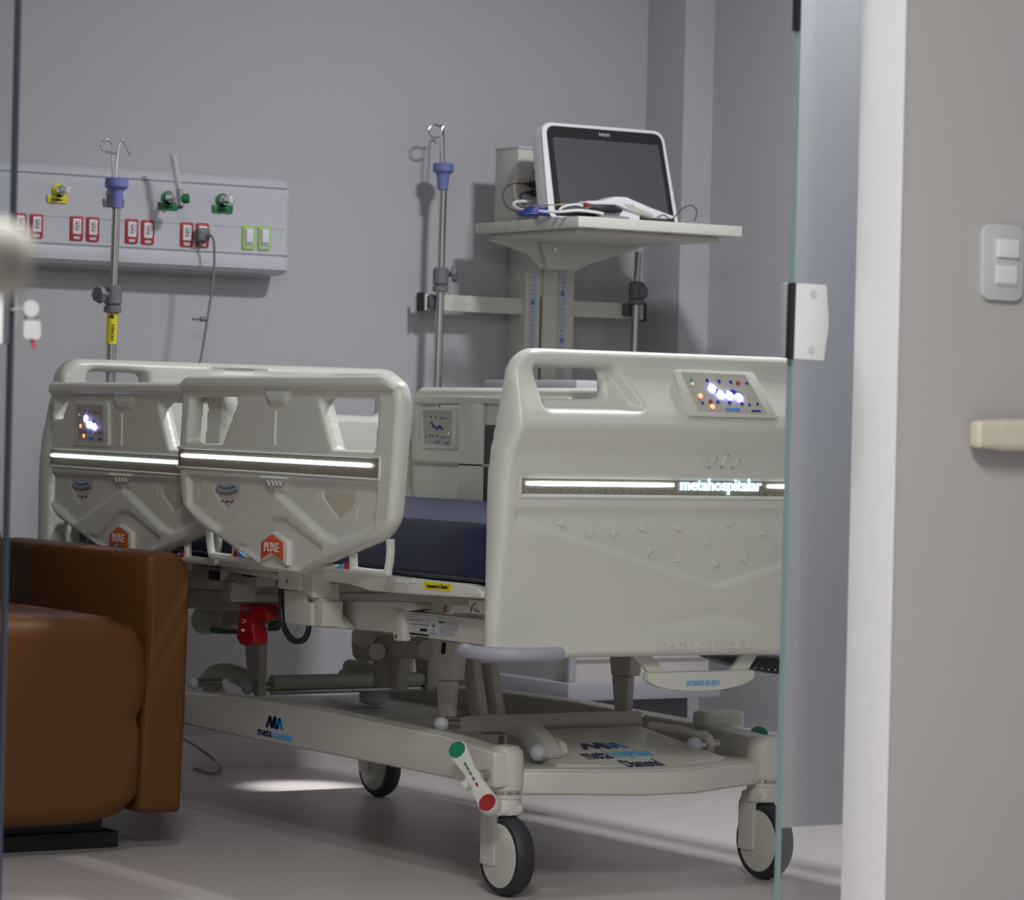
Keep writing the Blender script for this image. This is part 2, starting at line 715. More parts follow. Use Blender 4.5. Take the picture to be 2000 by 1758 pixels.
struct(mk('wall_column', box((cl[0], cf[1], 0), (XR, YW, ZC)), 'wall'))
struct(mk('baseboard_right', box((XR-0.010, YI, 0), (XR, cf[1], 0.092)), 'floor'))
struct(mk('baseboard_back', box((XL, YW-0.010, 0), (cl[0], YW, 0.092)), 'floor'))
struct(mk('trim_2', box((XR-0.013, YI, 0.092), (XR, cf[1], 0.104)), 'baseboard', bevel=0.002))
struct(mk('trim_3', box((XL, YW-0.011, 0.092), (cl[0], YW, 0.100)), 'wall', bevel=0.002))
struct(mk('trim_1', box((XJ-0.004, YO-0.003, 0), (XJ, YI, 2.25)), 'jamb', bevel=0.001))

YG = -1.25                                       # sliding glass leaves run just inside the wall
# right leaf
ge = P(1543, 879, 'y', YG)[0]
d1 = struct(bpy.data.objects.new('door_1', None))
d1.location = (ge, YG, 0)
COL.objects.link(d1)
BASE[d1.name] = np.array((ge, YG, 0))
d1['label'] = 'frosted sliding glass door leaf beside the white jamb'
zf = P(1580, 1616, 'y', YG)[2]
mk('glass_pane', box((ge, YG, 0.02), (ge+0.95, YG+0.01, 2.25)), 'clear_glass', d1)
mk('glass_edge', box((ge-0.002, YG-0.0005, 0.02), (ge+0.001, YG+0.0105, 2.25)), 'glass_edge', d1)
mk('frosted_film', box((ge+0.001, YG+0.011, zf), (ge+0.95, YG+0.013, 2.25)), 'frosted_film', d1)
gk = P(1565, 60, 'y', YG)
mk('gasket', box((ge-0.006, YG-0.002, gk[2]), (ge-0.001, YG+0.012, 2.25)), 'black', d1)
# strike box of the lock on its free edge
sp = [(1557, 553), (1615, 556), (1620, 630), (1610, 705), (1552, 701)]
s1 = mk('strike_plate', slab(sp, 'y', YG-0.016, 0.016), 'jamb', d1, bevel=0.002)
mk('lock_strip', slab([(1546, 552), (1557, 552), (1552, 702), (1541, 700)], 'y', YG-0.014, 0.010), 'black', d1, bevel=0.002)
mk('lock_cover', slab([(1536, 554), (1549, 552), (1545, 700), (1532, 697)], 'y', YG-0.002, 0.014), 'groove', d1, bevel=0.002)
for u, v in ((1588, 574), (1584, 683)):
    mk('screw', disc(P(u, v, 'y', YG-0.016), XF, 0.006, 0.002), 'chrome', s1)
# left leaf, only its edge is in view
gl = P(18, 879, 'y', YG)[0]
d2 = struct(bpy.data.objects.new('door_2', None))
d2.location = (gl, YG, 0)
COL.objects.link(d2)
BASE[d2.name] = np.array((gl, YG, 0))
d2['label'] = 'left sliding glass door leaf with lock'
mk('glass_pane', box((gl-0.95, YG, 0.02), (gl, YG+0.01, 2.25)), 'clear_glass', d2)
mk('glass_edge', box((gl-0.002, YG-0.0005, 0.02), (gl+0.003, YG+0.0105, 2.25)), 'glass_edge_dark', d2)
mk('lock_plate', slab([(-40, 552), (8, 556), (6, 672), (-44, 668)], 'y', YG-0.016, 0.016), 'jamb', d2, bevel=0.002)
mk('lock_body', slab([(9, 556), (21, 557), (18, 672), (6, 671)], 'y', YG-0.010, 0.024), 'dark_grey', d2, bevel=0.002)
mk('lock_cover', slab([(22, 562), (36, 563), (34, 642), (20, 641)], 'y', YG+0.02, 0.012), 'groove', d2, bevel=0.002)

# keys hanging at the lock of the left leaf
kc = P(60, 600, 'y', YG-0.03)
keys = thing('key_bunch', 'small bunch of keys with white tag hanging from the glass door lock', 'keys', (kc[0], kc[1], kc[2]-0.06))
mk('key_in_lock', join(cyl(P(24, 605, 'y', YG-0.005), P(52, 603, 'y', YG-0.03), 0.002, 8), disc(P(60, 603, 'y', YG-0.03), XF, 0.011, 0.002, 16)), 'pale_label', keys)
mk('key_ring', tube([np.array(P(61, 618, 'y', YG-0.031))+0.008*np.array((math.cos(a), 0.1, math.sin(a)))for a in np.linspace(0, 2*math.pi, 18)[:-1]], 0.0012, 6, closed=True), 'chrome', keys)
mk('tag', flat(rect(0.024, 0.024, 0.005), P(61, 644, 'y', YG-0.032), XF, 0.003), 'pale_label', keys)
mk('hanging_key', slab([(57, 655), (64, 655), (72, 681), (66, 681)], 'y', YG-0.031, 0.003), 'red_print', keys)

# light switch and rail end on the outer wall face
sc_ = (P(1952, 513, 'y', YO))
sw = thing('light_switch', 'white light switch plate on grey wall right of the jamb', 'light switch', (sc_[0], YO, sc_[2]-0.06))
so = [(1911, 440), (1992, 434), (1995, 588), (1914, 590)]
q = px(so, 'y', YO)
w_, h_ = q[1][0]-q[0][0], q[0][2]-q[3][2]
cc = sum(q)/4
mk('plate', flat(rect(w_, h_, 0.018), cc, XF, 0.009), 'white_grey', sw, bevel=0.004)
mk('frame', flat(rect(w_*0.56, h_*0.62, 0.003), cc+np.array((0.004, -0.009, 0.0)), XF, 0.002), 'white_grey', sw, bevel=0.001)
mk('rocker', flat(rect(w_*0.50, h_*0.24, 0.002), cc+np.array((0.004, -0.010, 0.021)), XF, 0.006), 'white', sw, bevel=0.0015)
mk('rocker', flat(rect(w_*0.50, h_*0.24, 0.002), cc+np.array((0.004, -0.010, -0.018)), XF, 0.003), 'white', sw, bevel=0.0015)
hr = P(1912, 848, 'y', YO-0.04)
rail = thing('wall_guard', 'cream mottled guard rail end on wall below the light switch', 'handrail', (hr[0], YO, hr[2]-0.03))
mk('rail_bar', rbox(np.array((hr[0], YO-0.045, hr[2]-0.024)), np.array((hr[0]+1.2, YO-0.010, hr[2]+0.024)), 0.014), 'cap_beige', rail)
for k in range(2):
    mk('bracket', box((hr[0]+0.25+0.6*k, YO-0.020, hr[2]-0.012), (hr[0]+0.29+0.6*k, YO+0.001, hr[2]+0.012)), 'white_grey', rail, bevel=0.003)

# pale door knob close to the camera at the left edge of the view
nk = P(22, 508, 'x', CAM[0]+0.69)
nd = thing('near_door', 'door with pale knob, blurred close to the camera at left photo edge', 'door', (nk[0]-0.35, nk[1]-0.05, 0))
mk('knob', lathe([(0.004, 0), (0.012, 0.0), (0.012, 0.02), (0.019, 0.026), (0.021, 0.036), (0.016, 0.046), (0.001, 0.048)], nk-np.array((0.040, 0, 0)), (1, 0, 0)), 'pale_knob', nd)
mk('leaf', box((nk[0]-0.08, nk[1]-0.03, 0.01), (nk[0]-0.04, nk[1]+0.78, 2.1)), 'jamb', nd, bevel=0.002)

# ================================================================== hospital bed
BED = thing('hospital_bed', 'cream electric hospital bed with lit side rails and footboard', 'bed', (0, 1.05, 0))
BED_GROUPS = None
CR = 'cream'


def XZ(u, v, y=0.0):
    p = P(u, v, 'y', y)
    return (p[0], p[2])


# ---- footboard: outline and section measured row by row
def zc4(u, v):
    return 900+u*0.39812, 640+v*0.39812


rows = []
for v, ub, uf in ((180, 207, 243), (300, 190, 258), (400, 168, 268), (470, 155, 275), (530, 145, 252), (600, 130, 214), (720, 118, 197),
                  (850, 112, 191), (1000, 110, 185), (1130, 107, 170), (1300, 104, 152), (1450, 101, 141), (1560, 99, 134)):
    pb = P(*zc4(ub, v), 'y', 0.055)
    pf = P(*zc4(uf, v), 'x', pb[0])
    rows.append((pb[2], -pb[0], pf[1]))
rows.sort()
RZ = np.array([r[0] for r in rows])
RW = np.array([r[1] for r in rows])
RY = np.array([r[2] for r in rows])
k_ = np.array([0.25, 0.5, 0.25])
RYs = RY.copy()
RYs[1:-1] = np.convolve(RY, k_, 'valid')
RYs = RYs-0.012
ZT = P(1030, 678, 'y', 0)[2]
ZB = P(960, 1291, 'y', 0)[2]


def yfront(t):
    return np.interp(t, RZ, RYs)


zz = [ZB, ZB+0.03]+[z for z in RZ if ZB+0.05 < z < ZT-0.075]
half = [(np.interp(z, RZ, RW), z) for z in zz]
wt = np.interp(ZT-0.07, RZ, RW)
arc = [(wt-0.062+0.062*math.cos(a), ZT-0.062+0.062*math.sin(a)) for a in np.linspace(0.05, math.pi/2, 9)]
half += arc
f_out = [(a, b) for a, b in half]+[(-a, b) for a, b in half[::-1]]
hol = [XZ(1056, 718, 0.0), XZ(1193, 720, 0.0), XZ(1194, 780, 0.0), XZ(1053, 778, 0.0)]
hol = round_poly(hol, 0.022, 5)
rec = round_poly([XZ(1046, 706), XZ(1212, 712), XZ(1258, 810), XZ(1047, 806)], 0.02, 4)
leaf = [XZ(1008, 990), XZ(1409, 995), None]
zl0, zl1 = P(1030, 991, 'y', -.02)[2], P(1010, 1018, 'y', -.02)[2]
zap = P(1395, 1152, 'y', -.02)[2]
xl_ = P(1009, 1005, 'y', -.02)[0]
leafp = round_poly([(xl_, zl0), (-xl_, zl0), (-xl_, zl1), (0, zap), (xl_, zl1)], [0.012, 0.012, 0.012, 0.05, 0.012], 4)
zf1 = P(1225, 1240, 'y', -.02)
facet = [(zf1[0], zf1[2]), (0.0, P(1400, 1165, 'y', -.02)[2]), (-zf1[0], zf1[2])]
zb0 = P(1015, 927, 'y', -.015)
zb1 = P(1013, 969, 'y', -.015)
mir = lambda pl: [(-a, b) for a, b in pl][::-1]
band = [(zb0[0], zb1[2]), (-zb0[0], zb1[2]), (-zb0[0], zb0[2]), (zb0[0], zb0[2])]


def f_front(s, t):
    y = -yfront(t)
    d1_ = poly_sdf(rec, s, t)
    d2_ = poly_sdf(mir(rec), s, t)
    y = y-0.026*(sstep(d1_, 0.016)+sstep(d2_, 0.016))
    y = y-0.005*sstep(poly_sdf(leafp, s, t), 0.009)
    y = y-0.006*sstep(poly_sdf(facet, s, t), 0.05)
    y = y-0.004*sstep(poly_sdf(band, s, t), 0.004)
    return y


FB = mk('footboard', sdf_panel(f_out, [hol, mir(hol)], f_front, lambda s, t: np.full(s.shape, -0.055), 0.0055, 0.016,
                               lambda s, t, d: (s, -d, t), 0.010), CR, BED, sharp=60, label='tall moulded cream footboard')


def fpt(u, v, out=0.0):
    """point on the footboard's front face"""
    y = -0.02
    for _ in range(4):
        p = P(u, v, 'y', y)
        y = float(yfront(p[2]))-out
    return P(u, v, 'y', y)


def fframe(u, v):
    a, b = fpt(u, v+18), fpt(u, v-18)
    d = np.array((0, b[1]-a[1], b[2]-a[2]))
    return ((1, 0, 0), tuple(d/np.linalg.norm(d)))


def on_board(geo_list, name, m, parent=FB, **kw):
    return mk(name, join(*geo_list) if len(geo_list) > 1 else geo_list[0], m, parent, **kw)


yb = float(yfront((zb0[2]+zb1[2])/2))
zbm = (zb0[2]+zb1[2])/2
bh = zb0[2]-zb1[2]
mk('light_band', box((zb0[0]+0.006, yb+0.0035, zb1[2]+0.002), (-zb0[0]-0.006, yb+0.008, zb0[2]-0.002)), 'perforated', FB)
mk('band_rim', join(box((zb0[0], yb-0.001, zb1[2]-0.003), (-zb0[0], yb+0.006, zb1[2]+0.001)), box((zb0[0], yb-0.001, zb1[2]), (zb0[0]+0.006, yb+0.006, zb0[2]))), CR, FB, bevel=0.001)
la, lb, lc = P(1029, 943, 'y', yb), P(1318, 948, 'y', yb), P(1500, 951, 'y', yb)
zl_ = (la[2]+lc[2])/2
for x0, x1 in ((la[0], lb[0]), (lc[0], -la[0])):
    mk('light_bar', rbox(np.array((x0, yb-0.0015, zl_-0.0045)), np.array((x1, yb+0.005, zl_+0.0045)), 0.003, 3), 'led_white', FB, label='glowing white light bar')
c1, c2 = P(1330, 953, 'y', yb), P(1488, 953, 'y', yb)
wm = c2[0]-c1[0]
mk('lit_logo', text_geo('metahospitalar', ((c1[0]+c2[0])/2, yb+0.001, zl_-0.002), XF, wm, 0.031, 0.002, bold=0.012), 'logo_light', FB, label='glowing metahospitalar lettering')
# embossed marks
e1, e2 = fpt(1281, 1262), fpt(1471, 1262)
mk('embossed_lettering', text_geo('metahospitalar', ((e1[0]+e2[0])/2, e1[1]-0.0003, e1[2]), fframe(1375, 1262), e2[0]-e1[0], 0.032, 0.0015), CR, FB)
lo_ = fpt(1412, 898)
zig = [(-0.055, 0.022), (-0.032, -0.016), (-0.016, 0.004), (-0.004, -0.016), (0.010, 0.010), (0.024, -0.016), (0.040, 0.0), (0.052, -0.016)]
mk('embossed_emblem', strokes(zig, 0.007, lo_, fframe(1412, 898), 0.0025), CR, FB)
for u, v, r in ((503, 960, 0.3), (645, 998, 3.2), (752, 1010, 0.9), (905, 985, 4.7), (1078, 985, 4.7), (1325, 965, 0.5), (1212, 1053, 5.6), (1492, 1008, 0.1),
                (935, 1088, 3.6), (1072, 1138, 0.2), (1255, 1160, 5.8), (1395, 1135, 0.7), (1530, 1092, 3.5)):
    c = fpt(*zc4(u, v))
    c = c+np.array((0, 0.004, 0))
    tri = [(0.014*math.sin(r+k*2*math.pi/3)*(0.75 if k else 1.1), 0.014*math.cos(r+k*2*math.pi/3)*(0.75 if k else 1.1)) for k in range(3)]
    mk('embossed_triangle', flat(tri, c, XF, 0.0012), CR, FB, bevel=0.001)


def keypad(centre, frame, w, h, skew, parent, lit=True, name='control_panel', mini=False):
    """membrane keypad: frame, face, bed pictogram, lamps"""
    fr = np.array(frame[0], float), np.array(frame[1], float)
    n = np.cross(*fr)
    c = np.array(centre, float)
    W, H = w/2, h/2
    k = skew*w
    out = round_poly([(-W+w*0.03, -H), (W, -H), (W-skew*w, H), (-W, H)], 0.008, 4)
    cp = mk(name, flat(out, c, frame, 0.007), CR, parent, bevel=0.002, label='keypad with bed pictograms')
    f2 = [(-W*.70, -H*.78), (W*.76, -H*.84), (W*(.76-1.7*skew), H*.84), (-W*.87, H*.86)]
    mk('keypad_face', flat(f2, c+n*0.007, frame, 0.0006), 'keypad', cp)
    c2_ = c+n*0.0076

    def at(x, y):
        return c2_+fr[0]*(x*W)+fr[1]*(y*H)
    r_ = 0.0165*w
    for x, y in ((-.36, .54), (-.11, .52), (.14, .50), (-.25, -.38), (.0, -.40), (.26, -.43)):
        mk('key_mark', disc(at(x, y), frame, r_*1.1, 0.0005, 8), 'deep_blue', cp)
    for x, y in ((-.69, .54), (.48, .47), (-.58, -.44), (.42, -.45), (.60, -.42)):
        mk('key_mark', disc(at(x, y), frame, r_*.9, 0.0005, 8), 'blue' if x < -.6 else 'deep_blue', cp)
    mk('red_key', disc(at(.29, .46), frame, r_*1.25, 0.0007, 10), 'pedal_red', cp)
    mk('red_key', disc(at(-.40, -.37), frame, r_*1.25, 0.0007, 10), 'pedal_red', cp)
    bed = [(-.36, .28), (-.20, .06), (.02, -.04), (.12, .08), (.30, -.06)]
    g = []
    for (x0, y0), (x1, y1) in zip(bed[:-1], bed[1:]):
        a_, b_ = at(x0, y0), at(x1, y1)
        t_ = (b_-a_)/np.linalg.norm(b_-a_)
        v_ = np.cross(n, t_)*0.02*w
        g.append(prism([a_-v_-t_*.01*w, b_-v_+t_*.01*w, b_+v_+t_*.01*w, a_+v_-t_*.01*w], n*0.0005))
    mk('bed_pictogram', join(*g), 'deep_blue', cp)
    mk('printed_line', flat(rect(0.16*w, 0.05*h), at(.03, -.68), frame, 0.0005), 'blue', cp)
    mk('printed_line', flat(rect(0.10*w, 0.04*h), at(.53, -.72), frame, 0.0005), 'deep_blue', cp)
    if lit:
        for x, y in ((-.30, .20), (-.146, -.05), (.035, -.08), (.23, -.15)):
            mk('blue_lamp', lathe([(0.040*w, 0), (0.036*w, 0.0012), (0.024*w, 0.002), (0.0005, 0.0025)], at(x, y)+n*0.0006, n, 12), 'led_blue', cp, label='glowing blue-white lamp')
        for x, y in ((-.59, -.14), (-.39, -.58)):
            mk('red_lamp', lathe([(0.024*w, 0), (0.022*w, 0.0012), (0.001, 0.002)], at(x, y), n, 10), 'led_red', cp, label='glowing red lamp')
    mk('yellow_lamp', disc(at(-.69, .38) if lit else at(.62, -.25), frame, r_, 0.0006, 8), 'led_yellow', cp)
    return cp


ka, kb_ = fpt(1326, 770), fpt(1508, 775)
km = fpt(1415, 772)
kq = ((1, 0, 0), tuple((fpt(1415, 722)-fpt(1415, 822))*np.array((0, 1, 1))/np.linalg.norm((fpt(1415, 722)-fpt(1415, 822))*np.array((0, 1, 1)))))
keypad(km+np.array((0, -0.002, 0)), kq, kb_[0]-ka[0], fpt(1415, 722)[2]-fpt(1415, 822)[2], 0.15, FB)

# corner bumpers of the footboard
for s in (1, -1):
    z0, z1 = P(975, 1293, 'y', -.05)[2], P(975, 1265, 'y', -.05)[2]
    xo = P(920, 1280, 'y', 0.03)[0]
    pts = [(xo+0.145, -0.052), (xo+0.10, -0.060), (xo+0.05, -0.055), (xo+0.015, -0.03), (xo+0.002, 0.02), (xo+0.008, 0.07)]
    g = tube(curve([(s*a, b, (z0+z1)/2) for a, b in pts], 4), 0.5*(z1-z0), 12)
    V_ = [(v[0], v[1], v[2]) for v in g[0]]
    mk('corner_bumper', (V_, g[1]), 'bumper', BED, sharp=60, label='rounded grey corner bumper')

# ---- headboard at the far end
YH = 2.05
ho = [(a, b-0.012) for a, b in f_out]
hh = [XZ(168, 724, YH), XZ(280, 730, YH), XZ(284, 800, YH), XZ(160, 800, YH)]
hh = round_poly(hh, 0.022, 4)
hs = round_poly([XZ(405, 722, YH), XZ(463, 723, YH), XZ(463, 732, YH), XZ(405, 731, YH)], 0.004, 3)
hb_low = round_poly([(-0.40, 0.44), (0.40, 0.44), (0.40, 0.63), (-0.40, 0.63)], 0.04, 4)
HB = mk('headboard', sdf_panel(ho, [hh, mir(hh)], lambda s, t: 0.02-YH-0.012*sstep(poly_sdf(hs, s, t), .005)-0.012*sstep(poly_sdf(mir(hs), s, t), .005)-0.014*sstep(poly_sdf(hb_low, s, t), 0.02),
                               lambda s, t: np.full(s.shape, -YH-0.04), 0.008, 0.016, lambda s, t, d: (s, -d, t)), CR, BED, sharp=60, label='cream headboard with hand slots')
mk('slot', box((hs[0][0], YH-0.0105, hs[-1][1]-.004), (hs[0][0]+0.075, YH-0.008, hs[-1][1]+0.006)), 'dark_grey', HB)

# ---- side rails
XF1, XF2 = -0.56, -0.525         # outer faces: foot-end rail, head-end rail


def zc1(u, v):
    return 340+u*0.29582, 660+v*0.29582


def YZ(u, v, x):
    p = P(u, v, 'x', x)
    return (p[1], p[2])


def rz(u, v):
    return YZ(*zc1(u, v), XF1)


r_out = [rz(*q) for q in ((52, 300), (95, 250), (1400, 248), (1462, 300), (1478, 400), (1462, 700), (1440, 1000), (1420, 1240), (1335, 1335), (930, 1500), (800, 1560), (590, 1530), (150, 1235), (42, 1110), (30, 900), (28, 700))]
r_out = round_poly(r_out, [0.02, 0.03, 0.04, 0.05, 0.05, 0.1, 0.1, 0.06, 0.06, 0.06, 0.04, 0.02, 0.05, 0.05, .05, .05], 4)
h_l = [rz(*q) for q in ((108, 388), (430, 388), (312, 700), (84, 693))]
h_r = [rz(*q) for q in ((952, 398), (1352, 402), (1320, 750), (1040, 738))]
h_l = round_poly(h_l, 0.012, 4)
h_r = round_poly(h_r, 0.012, 4)
DY = 0.80                                  # from the foot-end rail to the head-end rail
band_r = [rz(*q) for q in ((30, 724), (1366, 790), (1360, 936), (24, 850))]
topbar = [rz(*q) for q in ((-80, 352), (1600, 352), (1600, 100), (-80, 100))]
trap = round_poly([rz(*q) for q in ((595, 345), (785, 345), (742, 440), (640, 440))], 0.004, 2)
lower = round_poly([rz(*q) for q in ((75, 900), (1345, 960), (1320, 1260), (1060, 1365), (980, 1330), (660, 1040), (290, 1290), (85, 1120))], 0.012, 3)
mtrap = [rz(*q) for q in ((560, 905), (770, 915), (712, 1030), (600, 1010))]
ridge_c = rz(660, 1020)
badge_l = round_poly([rz(*q) for q in ((232, 950), (408, 960), (400, 1050), (318, 1142), (238, 1030))], 0.006, 3)
badge_r = round_poly([rz(*q) for q in ((950, 1002), (1172, 1018), (1150, 1120), (1060, 1208), (952, 1060))], 0.006, 3)
foot_p = round_poly([rz(*q) for q in ((330, 1330), (470, 1360), (640, 1180), (720, 1180), (1000, 1390), (830, 1545), (600, 1515))], 0.01, 3)
FULLS = [r_out, h_l, h_r, band_r, topbar, trap, lower, mtrap, badge_l, badge_r, foot_p]


def shift(pl, dy):
    return [(a+dy, b) for a, b in pl]


def rail_panel(dy, xo, side, holes, dz=0.0, ymax=9.0):
    """moulded side rail; side -1 = left of the bed (relief outwards), +1 = right"""
    def shift(pl_, d_):
        return [(a+d_, b+dz) for a, b in pl_]
    o = [(min(a, ymax), b) for a, b in shift(r_out, dy)]
    TB, TR, LW, MT, BL, BR, FP, BD = [shift(a, dy) for a in (topbar, trap, lower, mtrap, badge_l, badge_r, foot_p, band_r)]

    def front(s, t):
        h = np.full(s.shape, 0.0)
        h = h+0.012*sstep(poly_sdf(TB, s, t), 0.010)
        h = h+0.007*sstep(poly_sdf(TR, s, t), 0.006)
        h = h-0.010*sstep(poly_sdf(LW, s, t), 0.011)
        h = h+0.005*sstep(poly_sdf(MT, s, t), 0.005)
        h = h-0.006*sstep(poly_sdf(FP, s, t), 0.010)
        h = h-0.003*(sstep(poly_sdf(BL, s, t), 0.006)+sstep(poly_sdf(BR, s, t), 0.006))
        return h
    return sdf_panel(o, holes, front, lambda s, t: np.full(s.shape, -0.035), 0.0052, 0.011,
                     lambda s, t, d: (side*(-xo)+side*d, s, t), 0.005)


def rail(dy, xo, side, holes, lit, name_label, trims=True, dz=0.0, ymax=9.0):
    fr = YF if side < 0 else ((0, 1, 0), (0, 0, 1))
    sx = side
    R_ = mk('side_rail', rail_panel(dy, xo, side, holes, dz, ymax), CR, BED, sharp=60, label=name_label)
    X0 = side*(-xo)

    def W(u, v, out=0.0):
        a, b = rz(u, v)
        return np.array((X0+sx*out, min(a+dy, ymax-0.004), b+dz))
    if not trims:
        return R_, W, fr
    bp = [W(*q, 0.0) for q in ((36, 732), (1356, 797), (1350, 930), (30, 846))]
    mk('light_band', prism([p-np.array((sx*0.003, 0, 0)) for p in bp], (sx*0.005, 0, 0)), 'perforated', R_)
    for a, b in (((30, 724), (1366, 790)), ((24, 852), (1360, 938)), ((1362, 790), (1356, 938))):
        p, q_ = W(*a), W(*b)
        mk('band_rim', tube([p, q_], 0.0035, 8), CR, R_)
    p, q_ = W(60, 775, 0.004), W(1315, 843, 0.004)
    p[1] = min(p[1], ymax-0.014)
    mk('light_bar', tube([p+(q_-p)*t for t in (0, 0.004, 0.02, 0.5, 0.98, 0.996, 1)], [0.002, 0.0038, 0.0045, 0.0045, 0.0045, 0.0038, 0.002], 10), lit, R_, label='glowing white light bar')
    # pull badge
    pc = W(662, 1385)
    b_ = [W(*q) for q in ((583, 1345), (660, 1284), (752, 1345), (752, 1500), (660, 1428), (583, 1478))]
    c0 = sum(b_)/6
    mk('badge_rim', prism([c0+(p-c0)*1.06-np.array((sx*0.010, 0, 0)) for p in b_], (sx*0.015, 0, 0)), CR, R_, bevel=0.003)
    g_ = [W(*q) for q in ((590, 1350), (660, 1296), (735, 1350), (735, 1478), (655, 1415), (590, 1462))]
    bd = mk('pull_badge', prism([p+np.array((sx*0.004, 0, 0)) for p in g_], (sx*0.002, 0, 0)), 'orange', R_, bevel=0.001, label='orange chevron badge reading PUXE')
    mk('badge_lettering', text_geo('PUXE', W(660, 1382, 0.0064), fr, abs(W(610, 1380)[1]-W(704, 1385)[1]), 0.019, 0.0006, bold=0.01), 'white', bd)
    mk('groove_rib', tube([W(675, 475, 0.001), W(668, 712, 0.001)], 0.003, 8), CR, R_)
    for du in (-24, 2, 26, 50):
        mk('embossed_bar', tube([W(640+du, 925, 0.0), W(655+du, 975, 0.0)], 0.0025, 6), CR, R_)
    for u, v, du, dv in ((125, 985, 4, 80), (170, 940, -12, 75), (208, 1050, -14, 70), (462, 1010, -18, 60), (520, 962, 20, 15), (838, 980, -18, 75), (915, 1022, -6, 85), (1222, 1020, -25, 35), (1312, 1055, 2, 95), (1172, 1122, 6, 90)):
        mk('embossed_triangle', prism([W(u-6, v, -0.013), W(u+14, v+6, -0.013), W(u+du, v+dv, -0.013)], (sx*0.004, 0, 0)), CR, R_, bevel=0.001)
    mk('angle_badge', prism([W(*q, -0.016) for q in ((232, 950), (408, 960), (400, 1050), (318, 1142), (238, 1030))], (sx*0.004, 0, 0)), 'tan_badge', R_)
    mk('angle_badge', prism([W(*q, -0.016) for q in ((950, 1002), (1172, 1018), (1150, 1120), (1060, 1208), (952, 1060))], (sx*0.004, 0, 0)), 'tan_badge', R_)
    # pictogram on the head-side badge
    mk('tilt_scale', tube([W(*q, -0.0115) for q in ((250, 998), (285, 1018), (320, 1022), (355, 1018), (390, 1000))], 0.0042, 6), 'grey_print', R_)
    mk('tilt_scale', tube([W(*q, -0.0115) for q in ((268, 978), (300, 990), (335, 990), (372, 978))], 0.0025, 6), 'blue', R_)
    for u, v, m_ in ((285, 1078, 'red_print'), (318, 1080, 'deep_blue'), (350, 1080, 'deep_blue')):
        mk('tilt_mark', prism([W(u-12, v+6, -0.0125), W(u+8, v-8, -0.0125), W(u+12, v-2, -0.0125), W(u-8, v+10, -0.0125)], (sx*0.002, 0, 0)), m_, R_)
    # hoop frame under the rail, with its sticker
    hp = [W(*q, -0.03) for q in ((150, 1225), (152, 1300), (165, 1415), (195, 1440), (420, 1465), (1000, 1525), (1290, 1558), (1325, 1530), (1340, 1420), (1338, 1330))]
    mk('hoop', tube(curve(hp, 4), 0.0085, 10), CR, R_)
    hp2 = [W(*q, -0.03) for q in ((1110, 1415), (1090, 1460), (1105, 1510))]
    for a, b in (((330, 1335), (322, 1450)), ((1095, 1425), (1100, 1530))):
        mk('hoop_post', tube([W(*a, -0.03), W(*b, -0.03)], 0.009, 8), CR, R_)
    for q, m_ in ((((332, 1400), (352, 1408), (356, 1446), (326, 1442)), 'red_print'), (((356, 1410), (408, 1452), (356, 1447)), 'light_blue'),
                  (((1065, 1484), (1085, 1486), (1090, 1528), (1052, 1524)), 'red_print'), (((1050, 1490), (1050, 1526), (985, 1524)), 'light_blue')):
        mk('angle_sticker', prism([W(*a, -0.022) for a in q], (-sx*0.012, 0, 0)), m_, R_)
    return R_, W, fr


rail(0.0, XF1, -1, [h_l, h_r], 'led_white', 'foot-end side rail nearest the camera with PUXE badge')
# head-end left rail: small slot towards the head, keypad beside it
def zc2(u, v):
    return 60+u*0.2389, 680+v*0.2389


sm = [YZ(*zc2(*q), XF2) for q in ((205, 420), (308, 415), (250, 578), (182, 580))]
sm = round_poly(sm, 0.01, 4)
YM = P(99, 850, 'x', XF2)[1]
R2, W2, fr2 = rail(DY, XF2, -1, [sm, [(a, b-0.014) for a, b in shift(h_r, DY)]], 'led_cyan', 'head-end side rail behind the armchair with keypad', dz=-0.014, ymax=YM)
kc1, kc2 = P(*zc2(380, 610), 'x', XF2), P(*zc2(660, 610), 'x', XF2)
kt, kbt = P(*zc2(520, 435), 'x', XF2), P(*zc2(520, 795), 'x', XF2)
keypad((XF2-0.0005, (kc1[1]+kc2[1])/2, (kt[2]+kbt[2])/2), YF, abs(kc1[1]-kc2[1])*1.02, kt[2]-kbt[2], 0.06, R2)
# far rails on the right of the bed
rail(0.0, 0.56*-1, 1, [h_l, h_r], 'led_white', 'foot-end side rail on the far side of the bed', trims=False)
R4, W4, fr4 = rail(DY, -0.525, 1, [shift(h_r, DY), shift(h_l, DY)], 'led_white', 'head-end side rail on the far side of the bed', trims=False)
XI = 0.49                                   # its inner face
ik = P(858, 836, 'x', XI-0.002)
inner = ((0, -1, 0), (0, 0, 1))
ka_, kb2 = P(823, 836, 'x', XI), P(894, 836, 'x', XI)
keypad((XI, ik[1], ik[2]), inner, abs(ka_[1]-kb2[1]), P(858, 797, 'x', XI)[2]-P(858, 878, 'x', XI)[2], 0.0, R4, lit=False)
mk('inner_rib', box((XI-0.008, ik[1]-0.6, P(850, 905, 'x', XI)[2]-0.004), (XI, ik[1]+0.12, P(850, 905, 'x', XI)[2]+0.004)), 'cream_shaded', R4, bevel=0.002)
mk('inner_rib', box((XI-0.010, ik[1]-0.6, P(850, 785, 'x', XI)[2]-0.003), (XI, ik[1]+0.12, P(850, 785, 'x', XI)[2]+0.014)), CR, R4, bevel=0.003)
mp = [(893, 772), (944, 772), (944, 975), (893, 975)]
mk('inner_panel', slab([(896, 774), (944, 774), (940, 980), (893, 978)], 'x', XI-0.008, 0.008), CR, R4, bevel=0.004)
